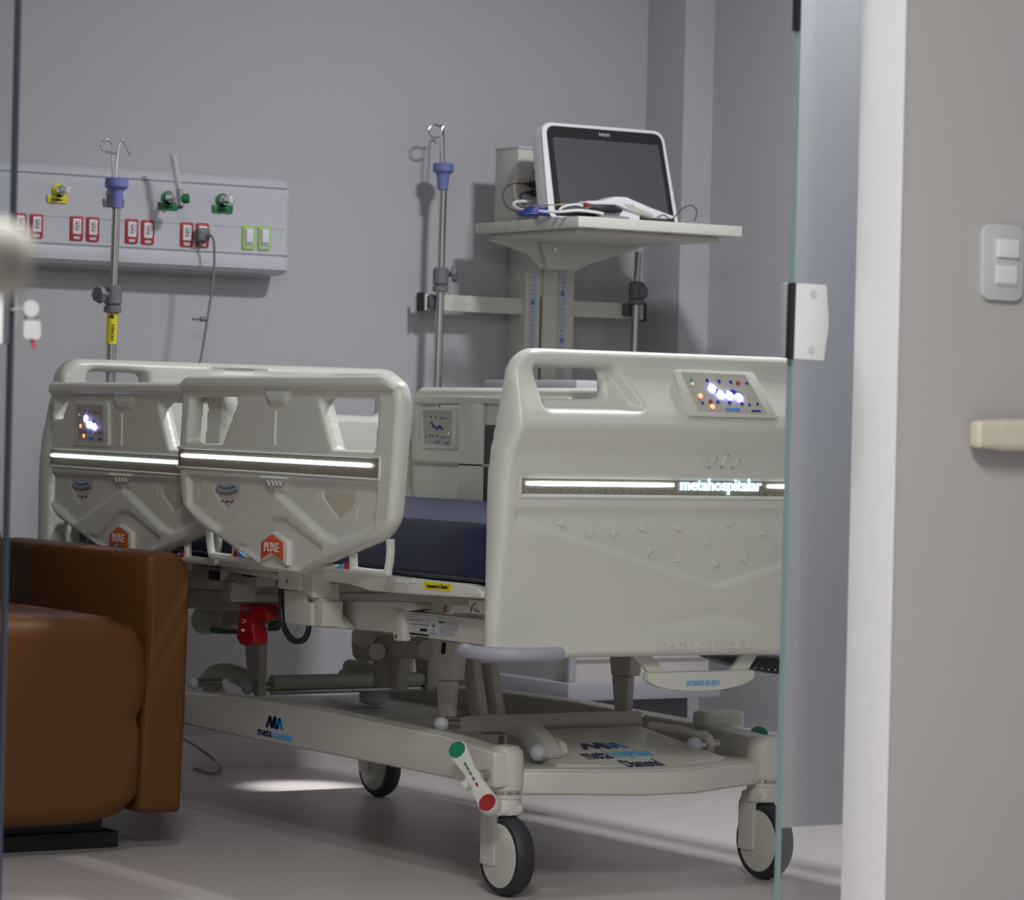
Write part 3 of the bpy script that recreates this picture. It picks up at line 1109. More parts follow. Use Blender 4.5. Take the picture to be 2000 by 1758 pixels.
mk('inner_gap_shade', slab([(948, 830), (968, 830), (962, 985), (943, 983)], 'x', XI-0.003, 0.003), 'black', R4)  # black sheet painting the shade of the opening beside the panel

# ---- chassis
def c3(u, v):
    return 660+u*0.17068, 1100+v*0.17068


def c22(u, v):
    return 340+u*0.17068, 1080+v*0.17068


def c7(u, v):
    return 820+u*0.39, 1240+v*0.39


CM = 'cream_metal'
YC0, YC1, XC = 0.254, 1.843, 0.3136             # caster positions


def both(name, geo, m, parent, **kw):
    """the piece and its mirror image on the other side of the bed"""
    a = mk(name, geo, m, parent, **kw)
    V, F = geo
    b = mk(name, ([(-v[0], v[1], v[2]) for v in V], [f[::-1] for f in F]), m, parent, **kw)
    return a, b


CH = mk('chassis_deck', prism([(-0.30, 0.262, 0.222), (-0.177, 0.212, 0.222), (-0.06, 0.160, 0.222), (0.06, 0.160, 0.222), (0.177, 0.212, 0.222), (0.30, 0.262, 0.222), (0.30, 0.62, 0.222), (-0.30, 0.62, 0.222)], (0, 0, 0.026)), CM, BED, bevel=0.006)
mk('deck_lip', prism([(-0.315, 0.255, 0.196), (-0.177, 0.200, 0.196), (-0.06, 0.148, 0.196), (0.06, 0.148, 0.196), (0.177, 0.200, 0.196), (0.315, 0.255, 0.196), (0.315, 0.30, 0.196), (-0.315, 0.30, 0.196)], (0, 0, 0.048)), CM, BED, bevel=0.010, seg=3)
SLP = 0.17
zpl = lambda y: 0.247+SLP*(y-0.20)
rp = [(-0.205, 0.25), (0.0, 0.20), (0.205, 0.25), (0.165, 0.50), (-0.165, 0.50)]
n5 = len(rp)
V = [(a, b, 0.235) for a, b in rp]+[(a, b, zpl(b)) for a, b in rp]
F = [tuple(range(n5)), tuple(range(2*n5-1, n5-1, -1))]+[(i, i+n5, (i+1) % n5+n5, (i+1) % n5) for i in range(n5)]
RP = mk('raised_plate', (V, F), CM, BED, bevel=0.004)
mk('chassis_deck', box((-0.31, 1.38, 0.222), (0.31, 1.88, 0.25)), CM, BED, bevel=0.006)
# side beams
beam = [(367, 1352), (460, 1361), (610, 1385), (860, 1437), (965, 1470), (965, 1541), (850, 1515), (500, 1446), (365, 1417)]
bp = [(p[1], p[2]) for p in px(beam, 'x', -0.36)]
bp = [(1.90, bp[-1][1]), (1.90, 0.280)]+bp
bgeo = prism([(-0.36, a, b) for a, b in bp], (0.062, 0, 0))
bm1, bm2 = both('side_beam', bgeo, CM, BED, bevel=0.009, seg=3)
mk('beam_panel', box((-0.30, 0.62, 0.232), (0.30, 1.38, 0.238)), CM, BED)
# decal on the near beam
dp = P(538, 1425, 'x', -0.361)
mx_ = lambda u, v: P(u, v, 'x', -0.3608)
mk('decal_film', prism([mx_(512, 1398), mx_(570, 1407), mx_(572, 1456), mx_(500, 1441)], (-0.0006, 0, 0)), 'pale_label', bm1) if False else None
pu = abs(mx_(502, 1438)[1]-mx_(571, 1450)[1])
c_ = (mx_(536, 1443))
mk('decal_word_meta', text_geo('meta', mx_(517, 1431), YF, pu*0.40, 0.015, 0.0006, bold=0.012), 'navy_print', bm1)
mk('decal_word_hospitalar', text_geo('hospitalar', mx_(551, 1440), YF, pu*0.64, 0.021, 0.0006, bold=0.012), 'light_blue', bm1)
z1_ = [(-0.032, -0.014), (-0.016, 0.014), (-0.006, -0.010), (0.002, 0.014)]
mk('decal_emblem', strokes([(-0.036, -0.013), (-0.020, 0.013), (-0.012, -0.012), (0.002, 0.014), (0.004, -0.012)], 0.010, mx_(536, 1412), YF, 0.0006), 'navy_print', bm1)
mk('decal_emblem', strokes([(0.010, 0.012), (0.016, -0.012), (0.024, 0.012), (0.036, -0.012)], 0.010, mx_(536, 1412), YF, 0.0006), 'blue', bm1)
# decal on the deck
DF = ((1, 0, 0), (0, 1/math.hypot(1, SLP), SLP/math.hypot(1, SLP)))
z_ = 0.26
for _ in range(30):
    d0 = P(1208, 1474, 'z', z_)
    z_ = 0.5*z_+0.5*zpl(d0[1])
d0 = d0+np.array((0, 0, 0.0004))
DY_ = np.array(DF[1])
mk('decal_word_meta', text_geo('meta', d0+np.array((-0.056, 0, 0))-DY_*0.002, DF, 0.060, 0.050, 0.0006, bold=0.012), 'navy_print', RP)
mk('decal_word_hospitalar', text_geo('hospitalar', d0+np.array((0.030, 0, 0)), DF, 0.104, 0.068, 0.0006, bold=0.012), 'light_blue', RP)
mk('decal_word_diamond', text_geo('Diamond', d0+np.array((0.010, 0, 0))-DY_*0.068, DF, 0.086, 0.050, 0.0006, bold=0.014), 'navy_print', RP)
mk('decal_emblem', strokes([(-0.050, -0.022), (-0.030, 0.022), (-0.016, -0.018), (0.000, 0.022), (0.008, -0.022)], 0.012, d0+DY_*0.066, DF, 0.0006), 'navy_print', RP)
mk('decal_emblem', strokes([(0.014, 0.022), (0.026, -0.020), (0.036, 0.018), (0.052, -0.022)], 0.012, d0+DY_*0.066, DF, 0.0006), 'blue', RP)


# casters
def caster(x, y, s):
    r = 0.079
    K = mk('caster', lathe([(0.030, 0.158), (0.033, 0.160), (0.033, 0.186), (0.031, 0.190), (0.033, 0.191), (0.033, 0.197), (0.030, 0.199), (0.001, 0.199)], (x, y+0.012, 0), (0, 0, 1)), CM, BED, label='swivel caster with black tyre')
    mk('stem_ring', cyl((x, y+0.012, 0.197), (x, y+0.012, 0.207), 0.026, 20), 'steel', K)
    mk('stem_sleeve', lathe([(0.033, 0.205), (0.036, 0.209), (0.036, 0.268), (0.033, 0.284), (0.024, 0.293), (0.001, 0.296)], (x, y+0.012, 0), (0, 0, 1)), CM, K)
    tw = 0.019
    mk('tyre', lathe([(r-0.016, -tw), (r-0.006, -tw), (r-0.001, -tw*.6), (r, 0), (r-0.001, tw*.6), (r-0.006, tw), (r-0.016, tw)], (x, y, r), (1, 0, 0), 40), 'rubber', K)
    for q in (-1, 1):
        mk('hub_cap', lathe([(r-0.015, 0), (r-0.017, 0.002), (0.045, 0.0045), (0.001, 0.006)], (x+q*(tw-0.001), y, r), (q, 0, 0), 36), 'cream', K)
        fx = x+q*(tw+0.004)
        a, b = fx-0.004, fx+0.004
        mk('fork', prism(round_poly([(y+0.005, 0.075), (y+0.058, 0.075), (y+0.058, 0.150), (y+0.040, 0.172), (y-0.010, 0.172), (y+0.005, 0.150)], 0.006, 3) and
                         [(a, p_, z_) for p_, z_ in round_poly([(y+0.006, 0.058), (y+0.058, 0.058), (y+0.058, 0.155), (y+0.045, 0.175), (y-0.018, 0.175), (y+0.006, 0.150)], 0.006, 3)], (b-a, 0, 0)), 'cream', K, bevel=0.002)
    mk('fork_crown', rbox(np.array((x-0.026, y-0.020, 0.159)), np.array((x+0.026, y+0.055, 0.180)), 0.008, 3), 'cream', K)
    # brake lever on the outer side
    xo = x+s*(0.098 if s < 0 else 0.080)
    dy_ = 0.0 if s < 0 else 0.10
    G = np.array((xo, y+0.035+dy_, 0.286))
    Rr = np.array((xo, y-0.081+dy_, 0.195))
    ax_ = (Rr-G)/np.linalg.norm(Rr-G)
    nn = np.cross(ax_, (s, 0, 0.0))
    nn = nn if nn[2] > 0 else -nn
    nn = (nn*0.62+np.array((-0.78 if s < 0 else -0.15, 0, 0)))
    nn /= np.linalg.norm(nn)
    lat = np.cross(ax_, nn)
    L = np.linalg.norm(Rr-G)
    pl = []
    for k in range(9):
        a = math.pi/2+math.pi*k/8
        pl.append((0.021*math.cos(a), 0.021*math.sin(a)))
    pl += [(L*.42, -0.013), (L*.5, -0.016), (L*.58, -0.013)]
    for k in range(9):
        a = -math.pi/2+math.pi*k/8
        pl.append((L+0.021*math.cos(a), 0.021*math.sin(a)))
    pl += [(L*.58, 0.013), (L*.5, 0.018), (L*.42, 0.013)]
    lv = mk('brake_lever', prism([G+a*ax_+b*lat-nn*0.022 for a, b in pl], nn*0.022), 'cream', K, bevel=0.005)
    mk('lever_boss', cyl(G+ax_*L*0.5-nn*0.012+lat*0.004, G+ax_*L*0.5-nn*0.012+lat*0.026, 0.011, 14), 'cream', K)
    for c, m_ in ((G, 'pedal_green'), (Rr, 'pedal_red')):
        mk('lever_pad' if False else 'pad', disc(c, (ax_, np.cross(nn, ax_)), 0.0175, 0.002, 24), m_, K, label='%s pedal pad' % ('green' if c is G else 'red'))
    for f, m_ in ((0.28, 'pedal_green'), (0.36, 'pedal_green'), (0.66, 'pedal_red'), (0.55, 'dark_grey'), (0.45, 'dark_grey')):
        mk('lever_mark', flat(rect(0.010, 0.004), G+ax_*L*f, (ax_, np.cross(nn, ax_)), 0.0008), m_, K)
    mk('lever_axle', cyl((x, y+0.012, 0.24), (xo-s*0.004, y+0.012-0.035+0.01, 0.242), 0.009, 10), 'steel', K)


for y in (YC0, YC1):
    for s in (-1, 1):
        caster(s*XC, y, s)

# lifting linkage
XS, XA = -0.235, -0.20


def plate(poly, f, x, t, name='link_plate', m=CM, bevel=0.004, mirror=True, parent=BED):
    g = slab([f(*q) for q in poly], 'x', x, t)
    return both(name, g, m, parent, bevel=bevel) if mirror else mk(name, g, m, parent, bevel=bevel)


plate([(1070, 870), (1345, 905), (1310, 1345), (1110, 1335)], c3, XS, 0.030, 'lift_strut')
plate([(1118, 1335), (1302, 1345), (1278, 1760), (1150, 1760)], c3, XS+0.006, 0.018, 'lift_strut_tip')
plate([(1190, 905), (1235, 912), (1228, 1030), (1200, 1050), (1175, 1020)], c3, XS-0.001, 0.002, 'slot', 'black', 0, False)
plate([(1395, 930), (1520, 945), (1640, 1760), (1505, 1760)], c3, -0.165, 0.02, 'brace', mirror=False)
plate([(1620, 1140), (1745, 1150), (1835, 1760), (1690, 1760)], c3, -0.125, 0.02, 'brace', mirror=False)
armp = ([(180, 415), (300, 398), (440, 400), (520, 425), (600, 510), (650, 590), (640, 620), (570, 640), (545, 600), (500, 530), (440, 500), (380, 485), (230, 492), (185, 480)])
g_ = slab([c7(*q) for q in armp], 'x', -0.205, 0.035)
mk('lift_arm', g_, CM, BED, bevel=0.008)
mk('link_rod', tube([P(*c7(1150, 452), 'x', 0.16), P(*c7(1330, 480), 'x', 0.20), P(*c7(1410, 510), 'x', 0.21)], 0.008, 10), CM, BED)
g_ = slab([c7(*q) for q in ((620, 515), (665, 512), (700, 540), (715, 590), (695, 640), (640, 650), (630, 600))], 'x', -0.165, 0.016)
mk('lug', g_, CM, BED, bevel=0.004)
mk('lug', ([(v[0]+0.375, v[1]+0.02, v[2]) for v in g_[0]], g_[1]), CM, BED, bevel=0.004)
for (u, v, x, r) in ((862, 1415, XS-0.012, 0.016), (1050, 1470, -0.212, 0.017)):
    for dx_ in (0, 0.395 if u > 1000 else 0.455):
        c = P(u, v, 'x', x)+np.array((dx_, 0.02 if dx_ else 0, 0))
        mk('pivot_cap', ball(c, r), 'ball', BED)
        mk('pivot_pin', cyl(c, c+np.array((0.06, 0, 0)), 0.010, 14), 'steel', BED)
cr_ = P(1050, 1470, 'x', -0.2)
mk('cross_tube', cyl((-0.19, cr_[1]+0.22, cr_[2]+0.035), (0.19, cr_[1]+0.22, cr_[2]+0.035), 0.02, 16), CM, BED)
mk('guard_loop', tube(curve([P(*c7(410, 500), 'x', -0.1), P(*c7(408, 560), 'x', -0.1), P(*c7(440, 600), 'x', -0.1), P(*c7(560, 640), 'x', -0.1)], 5), 0.006, 8), CM, BED)
# rear linkage
plate([(880, 790), (985, 800), (958, 1640), (915, 1640), (835, 1400), (805, 1070)], c22, XS, 0.022, 'lift_strut')
plate([(250, 1450), (300, 1380), (400, 1285), (500, 1262), (600, 1285), (850, 1375), (860, 1580), (780, 1570), (560, 1440), (450, 1430), (350, 1530), (270, 1520)], c22, -0.205, 0.035, 'lift_arm', bevel=0.008)
plate([(330, 1500), (470, 1440), (570, 1625), (310, 1600)], c22, -0.17, 0.012, 'lug')
for u, v, r in ((225, 1490, 0.0135), (845, 1540, 0.0155)):
    c = P(*c22(u, v), 'x', XS-0.012)
    both('pivot_cap', ball(c, r), 'ball', BED)
    both('pivot_pin', cyl(c, c+np.array((0.07, 0, 0)), 0.011, 14), 'steel', BED)
tc = P(530, 1333, 'x', -0.19)
mk('cross_tube', cyl((-0.19, tc[1], tc[2]), (0.21, tc[1], tc[2]), 0.0165, 18), CM, BED)
tc = P(530, 1352, 'x', -0.19)
mk('cross_rod', cyl((-0.19, tc[1], tc[2]), (0.21, tc[1], tc[2]), 0.006, 12), 'chrome', BED)
# lifting motor between the links
m0, m1 = P(*c3(330, 930), 'x', -0.03), P(*c3(1010, 990), 'x', -0.03)
mk('lift_motor', tube([m0, m0+(m1-m0)*.3, m0+(m1-m0)*.31, m1], [0.036, 0.036, 0.027, 0.022], 18), CM, BED, label='lifting motor under the frame')
mk('motor_end', cyl(P(*c3(300, 830), 'x', -0.08), P(*c3(300, 1000), 'x', -0.02), 0.028, 18), CM, BED)
mk('motor_end', cyl(P(*c3(450, 1010), 'x', -0.09), P(*c3(470, 1020), 'x', -0.03), 0.019, 18), CM, BED)
for u0, u1, v1 in ((470, 455, 1420), (640, 615, 1440)):
    a, b = P(*c3(u0, 1070), 'x', -0.03), P(*c3(u1, v1), 'x', -0.03)
    mk('motor_bracket', prism([a+np.array((0, .028, 0)), a-np.array((0, .028, 0)), b-np.array((0, .022, 0)), b+np.array((0, .022, 0))], (0.03, 0, 0)), CM, BED, bevel=0.003)
mk('motor_cover', rbox(P(672, 1322, 'x', 0.18)-np.array((0, 0.10, 0)), P(672, 1288, 'x', 0.18)+np.array((0.09, 0.02, 0)), 0.018, 4), 'white_grey', BED)
mk('motor_cover', lathe([(0.02, 0), (0.034, 0.004), (0.036, 0.05), (0.02, 0.06), (0.001, 0.062)], P(730, 1375, 'x', 0.12), (0, 0, 1)), 'white', BED)

# frame under the mattress
mk('mattress_base', box((-0.45, 0.10, 0.598), (0.45, 1.98, 0.612)), CM, BED, bevel=0.003)
lip = [(-200, 100), (460, 128), (1000, 196), (1450, 240), (1590, 285), (1650, 345), (1650, 405), (900, 362), (380, 322), (100, 235), (-200, 205)]
lp = mk('base_lip', slab([c3(*q) for q in lip], 'x', -0.47, 0.05), CR, BED, bevel=0.006, seg=3)
mk('embossed_lettering', text_geo('metahospitalar', P(*c3(755, 205), 'x', -0.4705), ((0, -1, 0.045), (0, 0, 1)), abs(P(*c3(600, 200), 'x', -.47)[1]-P(*c3(910, 215), 'x', -.47)[1]), 0.012, 0.0015), 'white', lp)
yl = [(985, 205), (1300, 238), (1288, 325), (975, 292)]
st = mk('warning_sticker', slab([c3(*q) for q in yl], 'x', -0.4712, 0.001), 'yellow', lp, label='yellow warning sticker')
mk('sticker_lettering', text_geo('! Acionamento da Cabeceira !', P(*c3(1137, 265), 'x', -0.4712), ((0, -1, 0.02), (0, 0, 1)), 0.085, 0.008, 0.0006, bold=0.02), 'black', st)
# long frame bars
FRB, FRB2 = both('frame_bar', slab([c3(*q) for q in ((735, 545), (1640, 640), (1850, 665), (1850, 965), (1640, 940), (735, 820))], 'x', -0.40, 0.04), CM, BED, bevel=0.004)
both('frame_bar', slab([c3(*q) for q in ((-60, 425), (830, 442), (890, 470), (905, 530), (735, 560), (735, 800), (640, 800), (-60, 742))], 'x', -0.405, 0.045), CM, BED, bevel=0.006)
cb = mk('bar_clamp', slab([c3(*q) for q in ((650, 545), (735, 545), (738, 895), (632, 885))], 'x', -0.412, 0.02), CM, BED, bevel=0.004)
mk('screw', disc(P(*c3(678, 838), 'x', -0.412), YF, 0.0042, 0.003), 'chrome', cb)
rear_bar = [(-600, 360), (1180, 480), (1180, 690), (-600, 600)]
both('frame_bar', slab([c22(*q) for q in rear_bar], 'x', -0.33, 0.045), CM, BED, bevel=0.004)
both('end_block', slab([c22(*q) for q in ((190, 120), (530, 170), (520, 330), (400, 365), (190, 360))], 'x', -0.40, 0.06), CM, BED, bevel=0.01)
mk('black_cover', slab([c22(*q) for q in ((395, 200), (510, 210), (510, 320), (395, 300))], 'x', -0.405, 0.004), 'black', BED)
both('frame_box', slab([c22(*q) for q in ((515, 210), (945, 270), (940, 395), (515, 330))], 'x', -0.38, 0.05), CM, BED, bevel=0.006)
mk('black_cover', slab([c22(*q) for q in ((780, 245), (888, 255), (888, 278), (780, 268))], 'x', -0.382, 0.003), 'black', BED)
both('base_cover', slab([c22(*q) for q in ((540, 80), (900, 150), (1180, 240), (1180, 305), (930, 270), (530, 205))], 'x', -0.43, 0.05), CR, BED, bevel=0.01)
# cross members
for y in (0.30, 0.86, 1.30, 1.75):
    mk('cross_bar', box((-0.39, y, 0.515), (0.39, y+0.05, 0.56)), CM, BED, bevel=0.004)
# name plates
NP = lambda u, v: P(*c3(u, v), 'x', -0.4005)
for poly, m_ in ((((822, 580), (1040, 603), (1040, 838), (822, 815)), 'pale_label'), (((1045, 605), (1145, 615), (1143, 835), (1043, 822)), 'white_grey'), (((1148, 622), (1383, 648), (1380, 840), (1146, 830)), 'pale_label')):
    mk('name_plate', prism([NP(*q) for q in poly], (-0.0008, 0, 0)), m_, FRB)
NP2 = lambda u, v: P(*c3(u, v), 'x', -0.4014)
for poly, m_ in ((((822, 790), (1040, 818), (1040, 838), (822, 815)), 'black'), (((940, 745), (1020, 752), (1020, 785), (940, 778)), 'black'), (((830, 690), (1035, 710), (1035, 716), (830, 696)), 'black'),
                 (((830, 640), (960, 652), (960, 662), (830, 650)), 'grey_print'), (((1095, 690), (1120, 715), (1097, 750), (1075, 715)), 'grey_print'), (((1055, 795), (1130, 803), (1130, 815), (1055, 808)), 'blue'), (((1075, 765), (1110, 769), (1110, 780), (1075, 776)), 'blue'),
                 (((1160, 660), (1222, 680), (1222, 690), (1160, 685)), 'black')):
    mk('plate_print', prism([NP2(*q) for q in poly], (-0.0003, 0, 0)), m_, FRB)
for k in range(8):
    a = 1165 if k > 2 else 1232
    v = 675+k*18+(4 if k > 2 else 0)
    b = 1372 if k < 5 else 1330
    mk('plate_print', prism([NP2(a, v), NP2(b, v+18), NP2(b, v+23), NP2(a, v+5)], (-0.0003, 0, 0)), 'grey_print', FRB)
# hinge post carrying the near rail
hpz = lambda u, v, x: P(*c22(u, v), 'x', x)
mk('hinge_block', prism([hpz(*q, -0.50) for q in ((1185, 200), (1440, 225), (1430, 438), (1185, 405))], (0.05, 0, 0)), CM, BED, bevel=0.004)
mk('screw', disc(hpz(1305, 322, -0.50), YF, 0.005, 0.003), 'chrome', BED)
for k in range(4):
    u = 1440+k*38
    mk('hinge_rib', prism([hpz(u, 225, -0.495), hpz(u+32, 228, -0.495), hpz(u+32, 440+k*25, -0.495), hpz(u, 438+k*25, -0.495)], (0.045, 0, 0)), CM, BED, bevel=0.003)
mk('hinge_post', prism([hpz(*q, -0.485) for q in ((1262, 420), (1500, 440), (1500, 560), (1565, 560), (1565, 842), (1255, 805))], (0.05, 0, 0)), CM, BED, bevel=0.006)
mk('hinge_plate', prism([hpz(*q, -0.478) for q in ((1565, 345), (1652, 345), (1665, 545), (1698, 560), (1690, 850), (1565, 848))], (0.05, 0, 0)), CM, BED, bevel=0.006)
mk('gusset', prism([hpz(*q, -0.440) for q in ((1700, 570), (1930, 862), (1692, 858))], (0.03, 0, 0)), CR, BED, bevel=0.002)
for u in (1750, 1828):
    mk('gusset_hole', disc(hpz(u, 800, -0.4401), YF, 0.0032, 0.0006, 10), 'black', BED)
sp_ = [hpz(*q, -0.46) for q in ((1220, 400), (1225, 600), (1240, 780), (1290, 920), (1370, 1005), (1470, 1000), (1525, 930), (1545, 820))]
cvp = curve(sp_, 3)
sg = []
for a, b in zip(cvp[:-1], cvp[1:]):
    pass
mk('strap_loop', tube(cvp, 0.0068, 6), 'black', BED, label='black strap loop', sharp=60)
# red emergency lever
mk('lever_plate', prism([hpz(*q, -0.455) for q in ((728, 562), (1186, 566), (1186, 582), (1060, 590), (1040, 598), (728, 575))], (0.06, 0, 0)), 'steel', BED)
lev = [(750, 590), (1028, 602), (1072, 718), (1058, 764), (890, 792), (884, 830), (915, 975), (900, 1040), (820, 1066), (755, 1045), (710, 975), (745, 720)]
LV = mk('release_lever', prism([hpz(*q, -0.45) for q in lev], (0.035, 0, 0)), 'lever_red', BED, bevel=0.007, seg=3, label='red emergency release lever')
mk('lever_print', text_geo('CPR', hpz(788, 885, -0.4505), YF, 0.013, 0.006, 0.0008), 'white', LV)
mk('lever_print', tube(curve([hpz(*q, -0.4505) for q in ((775, 765), (812, 768), (812, 790), (770, 803))], 3), 0.0008, 6), 'white', LV)
mk('lever_slot', prism([hpz(*q, -0.4505) for q in ((765, 622), (860, 628), (855, 665), (765, 660))], (0.003, 0, 0)), 'dark_grey', LV)
# back section motor, wrapped
a, b = hpz(330, 770, -0.12), hpz(1180, 700, -0.12)
mk('back_motor', tube([a, a+(b-a)*.02, a+(b-a)*.35, a+(b-a)*.37, b], [0.028, 0.036, 0.036, 0.02, 0.018], 18), CM, BED, label='backrest motor under the frame')
mk('cable_loom', tube(curve([hpz(430, 885, -0.15), hpz(560, 900, -0.15), hpz(700, 900, -0.15), hpz(1000, 880, -0.16), hpz(1180, 780, -0.16)], 4), 0.006, 8), 'green', BED)
mk('motor_gear', rbox(hpz(980, 900, -0.14), hpz(1190, 720, -0.08), 0.01, 3), 'dark_grey', BED)
# bracket beside the footboard with printed arrow
mk('release_bracket', slab([c3(*q) for q in ((1490, 415), (1700, 430), (1700, 590), (1490, 575))], 'x', -0.42, 0.03), CM, BED, bevel=0.003)
mk('release_arm', slab([c3(*q) for q in ((1255, 478), (1490, 470), (1490, 570), (1255, 570))], 'x', -0.41, 0.02), CM, BED, bevel=0.004)
mk('arm_pin', disc(P(*c3(1258, 520), 'x', -0.412), YF, 0.008, 0.006, 14), 'chrome', BED)
mk('arrow_print', tube(curve([P(*c3(*q), 'x', -0.4205) for q in ((1525, 560), (1535, 490), (1580, 458))], 4), 0.0012, 6), 'dark_grey', BED)
mk('arrow_print', tube(curve([P(*c3(*q), 'x', -0.4205) for q in ((1565, 525), (1590, 550), (1620, 558))], 4), 0.0012, 6), 'dark_grey', BED)
# bed extension handle under the footboard
ye = 0.05
ex = [P(1261, 1314, 'y', ye), P(1471, 1314, 'y', ye), P(1366, 1351, 'y', ye)]
hw, zt_, zb_ = (ex[1][0]-ex[0][0])/2, ex[0][2], ex[2][2]
pl = [(-hw, zt_), (hw, zt_), (hw*1.0, zt_-0.012)]+[(hw*math.cos(a), zt_-0.012-(zt_-0.012-zb_)*math.sin(a)) for a in np.linspace(0.15, math.pi-0.15, 12)]+[(-hw, zt_-0.012)]
EXH = mk('extension_handle', prism([(a, ye, z) for a, z in pl], (0, 0.022, 0)), CR, BED, bevel=0.006, label='bed extension pull handle')
mk('handle_lettering', text_geo('EXTENSOR DE LEITO', (0.002, ye-0.0005, (zt_*.42+zb_*.58)), XF, 0.078, 0.0105, 0.0006, bold=0.02), 'light_blue', EXH)
for s in (-1, 1):
    mk('handle_arm', prism([(s*(hw-0.012), ye+0.01, zt_-0.004), (s*(hw-0.055), ye+0.01, zt_-0.004), (s*(hw+0.0), ye+0.02, zt_+0.05), (s*(hw+0.035), ye+0.02, zt_+0.05)], (0, 0.012, 0)), CR, EXH, bevel=0.002)
# black perforated tray and step block on the far side
bt = mk('black_tray', slab([(1405, 1285), (1560, 1285), (1560, 1322), (1500, 1315), (1440, 1300)], 'y', 0.25, 0.08), 'black', BED, bevel=0.004)
for k in range(5):
    mk('tray_hole', disc(P(1462+k*13, 1303+k*1.5, 'y', 0.249), XF, 0.0022, 0.0006, 6), 'white_grey', bt)
mk('step_block', rbox(P(1376, 1425, 'y', 0.44), P(1457, 1388, 'y', 0.44)+np.array((0, 0.05, 0)), 0.010, 4), CR, BED)
mk('step_block_foot', box(P(1395, 1470, 'y', 0.455), P(1440, 1420, 'y', 0.455)+np.array((0, 0.03, 0))), CM, BED)
# under-bed night lamp
mk('night_lamp', box((0.16, 2.00, 0.470), (0.24, 2.03, 0.48)), 'white', BED)

# ---- mattress
MT = thing('mattress', 'dark navy blue mattress lying on the hospital bed', 'mattress', (0, 1.05, 0.612))
mk('cover', rbox(np.array((-0.45, 0.095, 0.613)), np.array((0.46, 1.985, 0.738)), 0.018, 8), 'navy', MT)
mk('seam', tube([(-0.4505, 0.12, 0.625), (-0.4505, 1.96, 0.625)], 0.0025, 6), 'navy', MT)

# ================================================================== head wall panel
def k1(u, v):
    return u*0.30151, 230+v*0.30151


YP = YW-0.100                                   # front face of the panel
xe = P(569, 440, 'y', YP)[0]
zA = P(300, 315+17, 'y', YP)[2]
z_top = P(545, 345, 'y', YP+0.04)[2]
z_g1 = P(*k1(1000, 405), 'y', YP)[2]            # upper groove
z_g2 = P(*k1(1000, 853), 'y', YP)[2]            # lower groove
z_lo = P(*k1(1000, 945), 'y', YP)[2]
z_bt = P(*k1(1000, 1000), 'y', YP+0.07)[2]
HP = thing('head_panel', 'long white medical supply panel on the wall above the bed', 'wall panel', (xe-0.8, YW, z_bt))
dz_ = z_top-z_g1
prof = [(YW, z_top+0.002), (YP+0.070, z_top), (YP+0.045, z_top-dz_*0.10), (YP+0.022, z_top-dz_*0.34), (YP+0.010, z_top-dz_*0.66), (YP+0.005, z_g1+0.003), (YP+0.007, z_g1), (YP+0.003, z_g1-0.003), (YP-0.002, z_g1-0.010), (YP-0.002, z_g1-0.024), (YP, z_g1-0.034),
        (YP, z_g2+0.003), (YP+0.005, z_g2), (YP-0.001, z_g2-0.004), (YP-0.004, z_g2-0.018), (YP-0.002, z_lo), (YP+0.01, z_lo-0.010), (YP+0.05, z_bt+0.004), (YP+0.07, z_bt), (YW, z_bt)]
V, F = [], []
secs = ((-2.4, 0), (xe-0.030, 0), (xe-0.012, 0.006), (xe-0.003, 0.02), (xe, 0.035))
for x, inset in secs:
    for (y, z) in prof:
        zc_ = min(max(z, z_bt+inset*.8), z_top-inset*.8)
        V.append((x, min(YW, y+inset*0.5*(1 if y < YW-1e-6 else 0)), zc_))
n = len(prof)
for i in range(len(secs)-1):
    for k in range(n):
        l = (k+1) % n
        F.append((i*n+k, i*n+l, (i+1)*n+l, (i+1)*n+k))
F += [tuple(range(n)), tuple((len(secs)-1)*n+k for k in range(n-1, -1, -1))]
body = mk('panel_body', (V, F), 'panel_white', HP, sharp=28)
mk('panel_line', box((-2.4, YP-0.0004, z_g1-0.108), (xe-0.02, YP+0.001, z_g1-0.1065)), 'groove', HP)
mk('panel_line', box((-2.4, YP+0.0035, z_g2-0.0012), (xe-0.012, YP+0.006, z_g2+0.0012)), 'groove', HP)
mk('panel_line', box((-2.4, YP+0.0030, z_g1-0.0012), (xe-0.012, YP+0.006, z_g1+0.0012)), 'groove', HP)


def at_panel(u, v, out=0.0):
    return P(*k1(u, v), 'y', YP-out)


oc = [(127, 695), (235, 702), (494, 716), (599, 722), (851, 735), (955, 742), (1207, 757), (1309, 762)]
for i, (u, v) in enumerate(oc):
    c = at_panel(u, v)
    w = at_panel(u+41, v)[0]-at_panel(u-41, v)[0]
    h = at_panel(u, v-80)[2]-at_panel(u, v+80)[2]
    so_ = mk('socket_frame', flat(rect(w, h, 0.006), c, XF, 0.004), 'red_frame', HP, bevel=0.0012, label='red framed power socket')
    mk('socket_face', flat(rect(w*0.66, h*0.62, 0.003), c+np.array((0, -0.004, h*0.07)), XF, 0.002), 'white', so_, bevel=0.001)
    mk('socket_well', flat(round_poly([(-w*.16, -h*.20), (w*.20, -h*.20), (w*.26, 0), (w*.20, h*.22), (-w*.16, h*.22), (-w*.24, 0)], 0.004, 3), c+np.array((0.001, -0.006, h*0.09)), XF, 0.0005), 'pale_label', so_)
    for dx, dz in ((-0.06, .19), (0.02, .08), (-0.06, -.05)):
        mk('pin_hole', disc(c+np.array((dx*w, -0.0065, dz*h+0.0)), XF, 0.0022, 0.0005, 10), 'black', so_)
    mk('socket_label', flat(rect(w*0.5, h*0.12, 0.002), c+np.array((0, -0.004, -h*0.385)), XF, 0.0006), 'pale_label', so_)
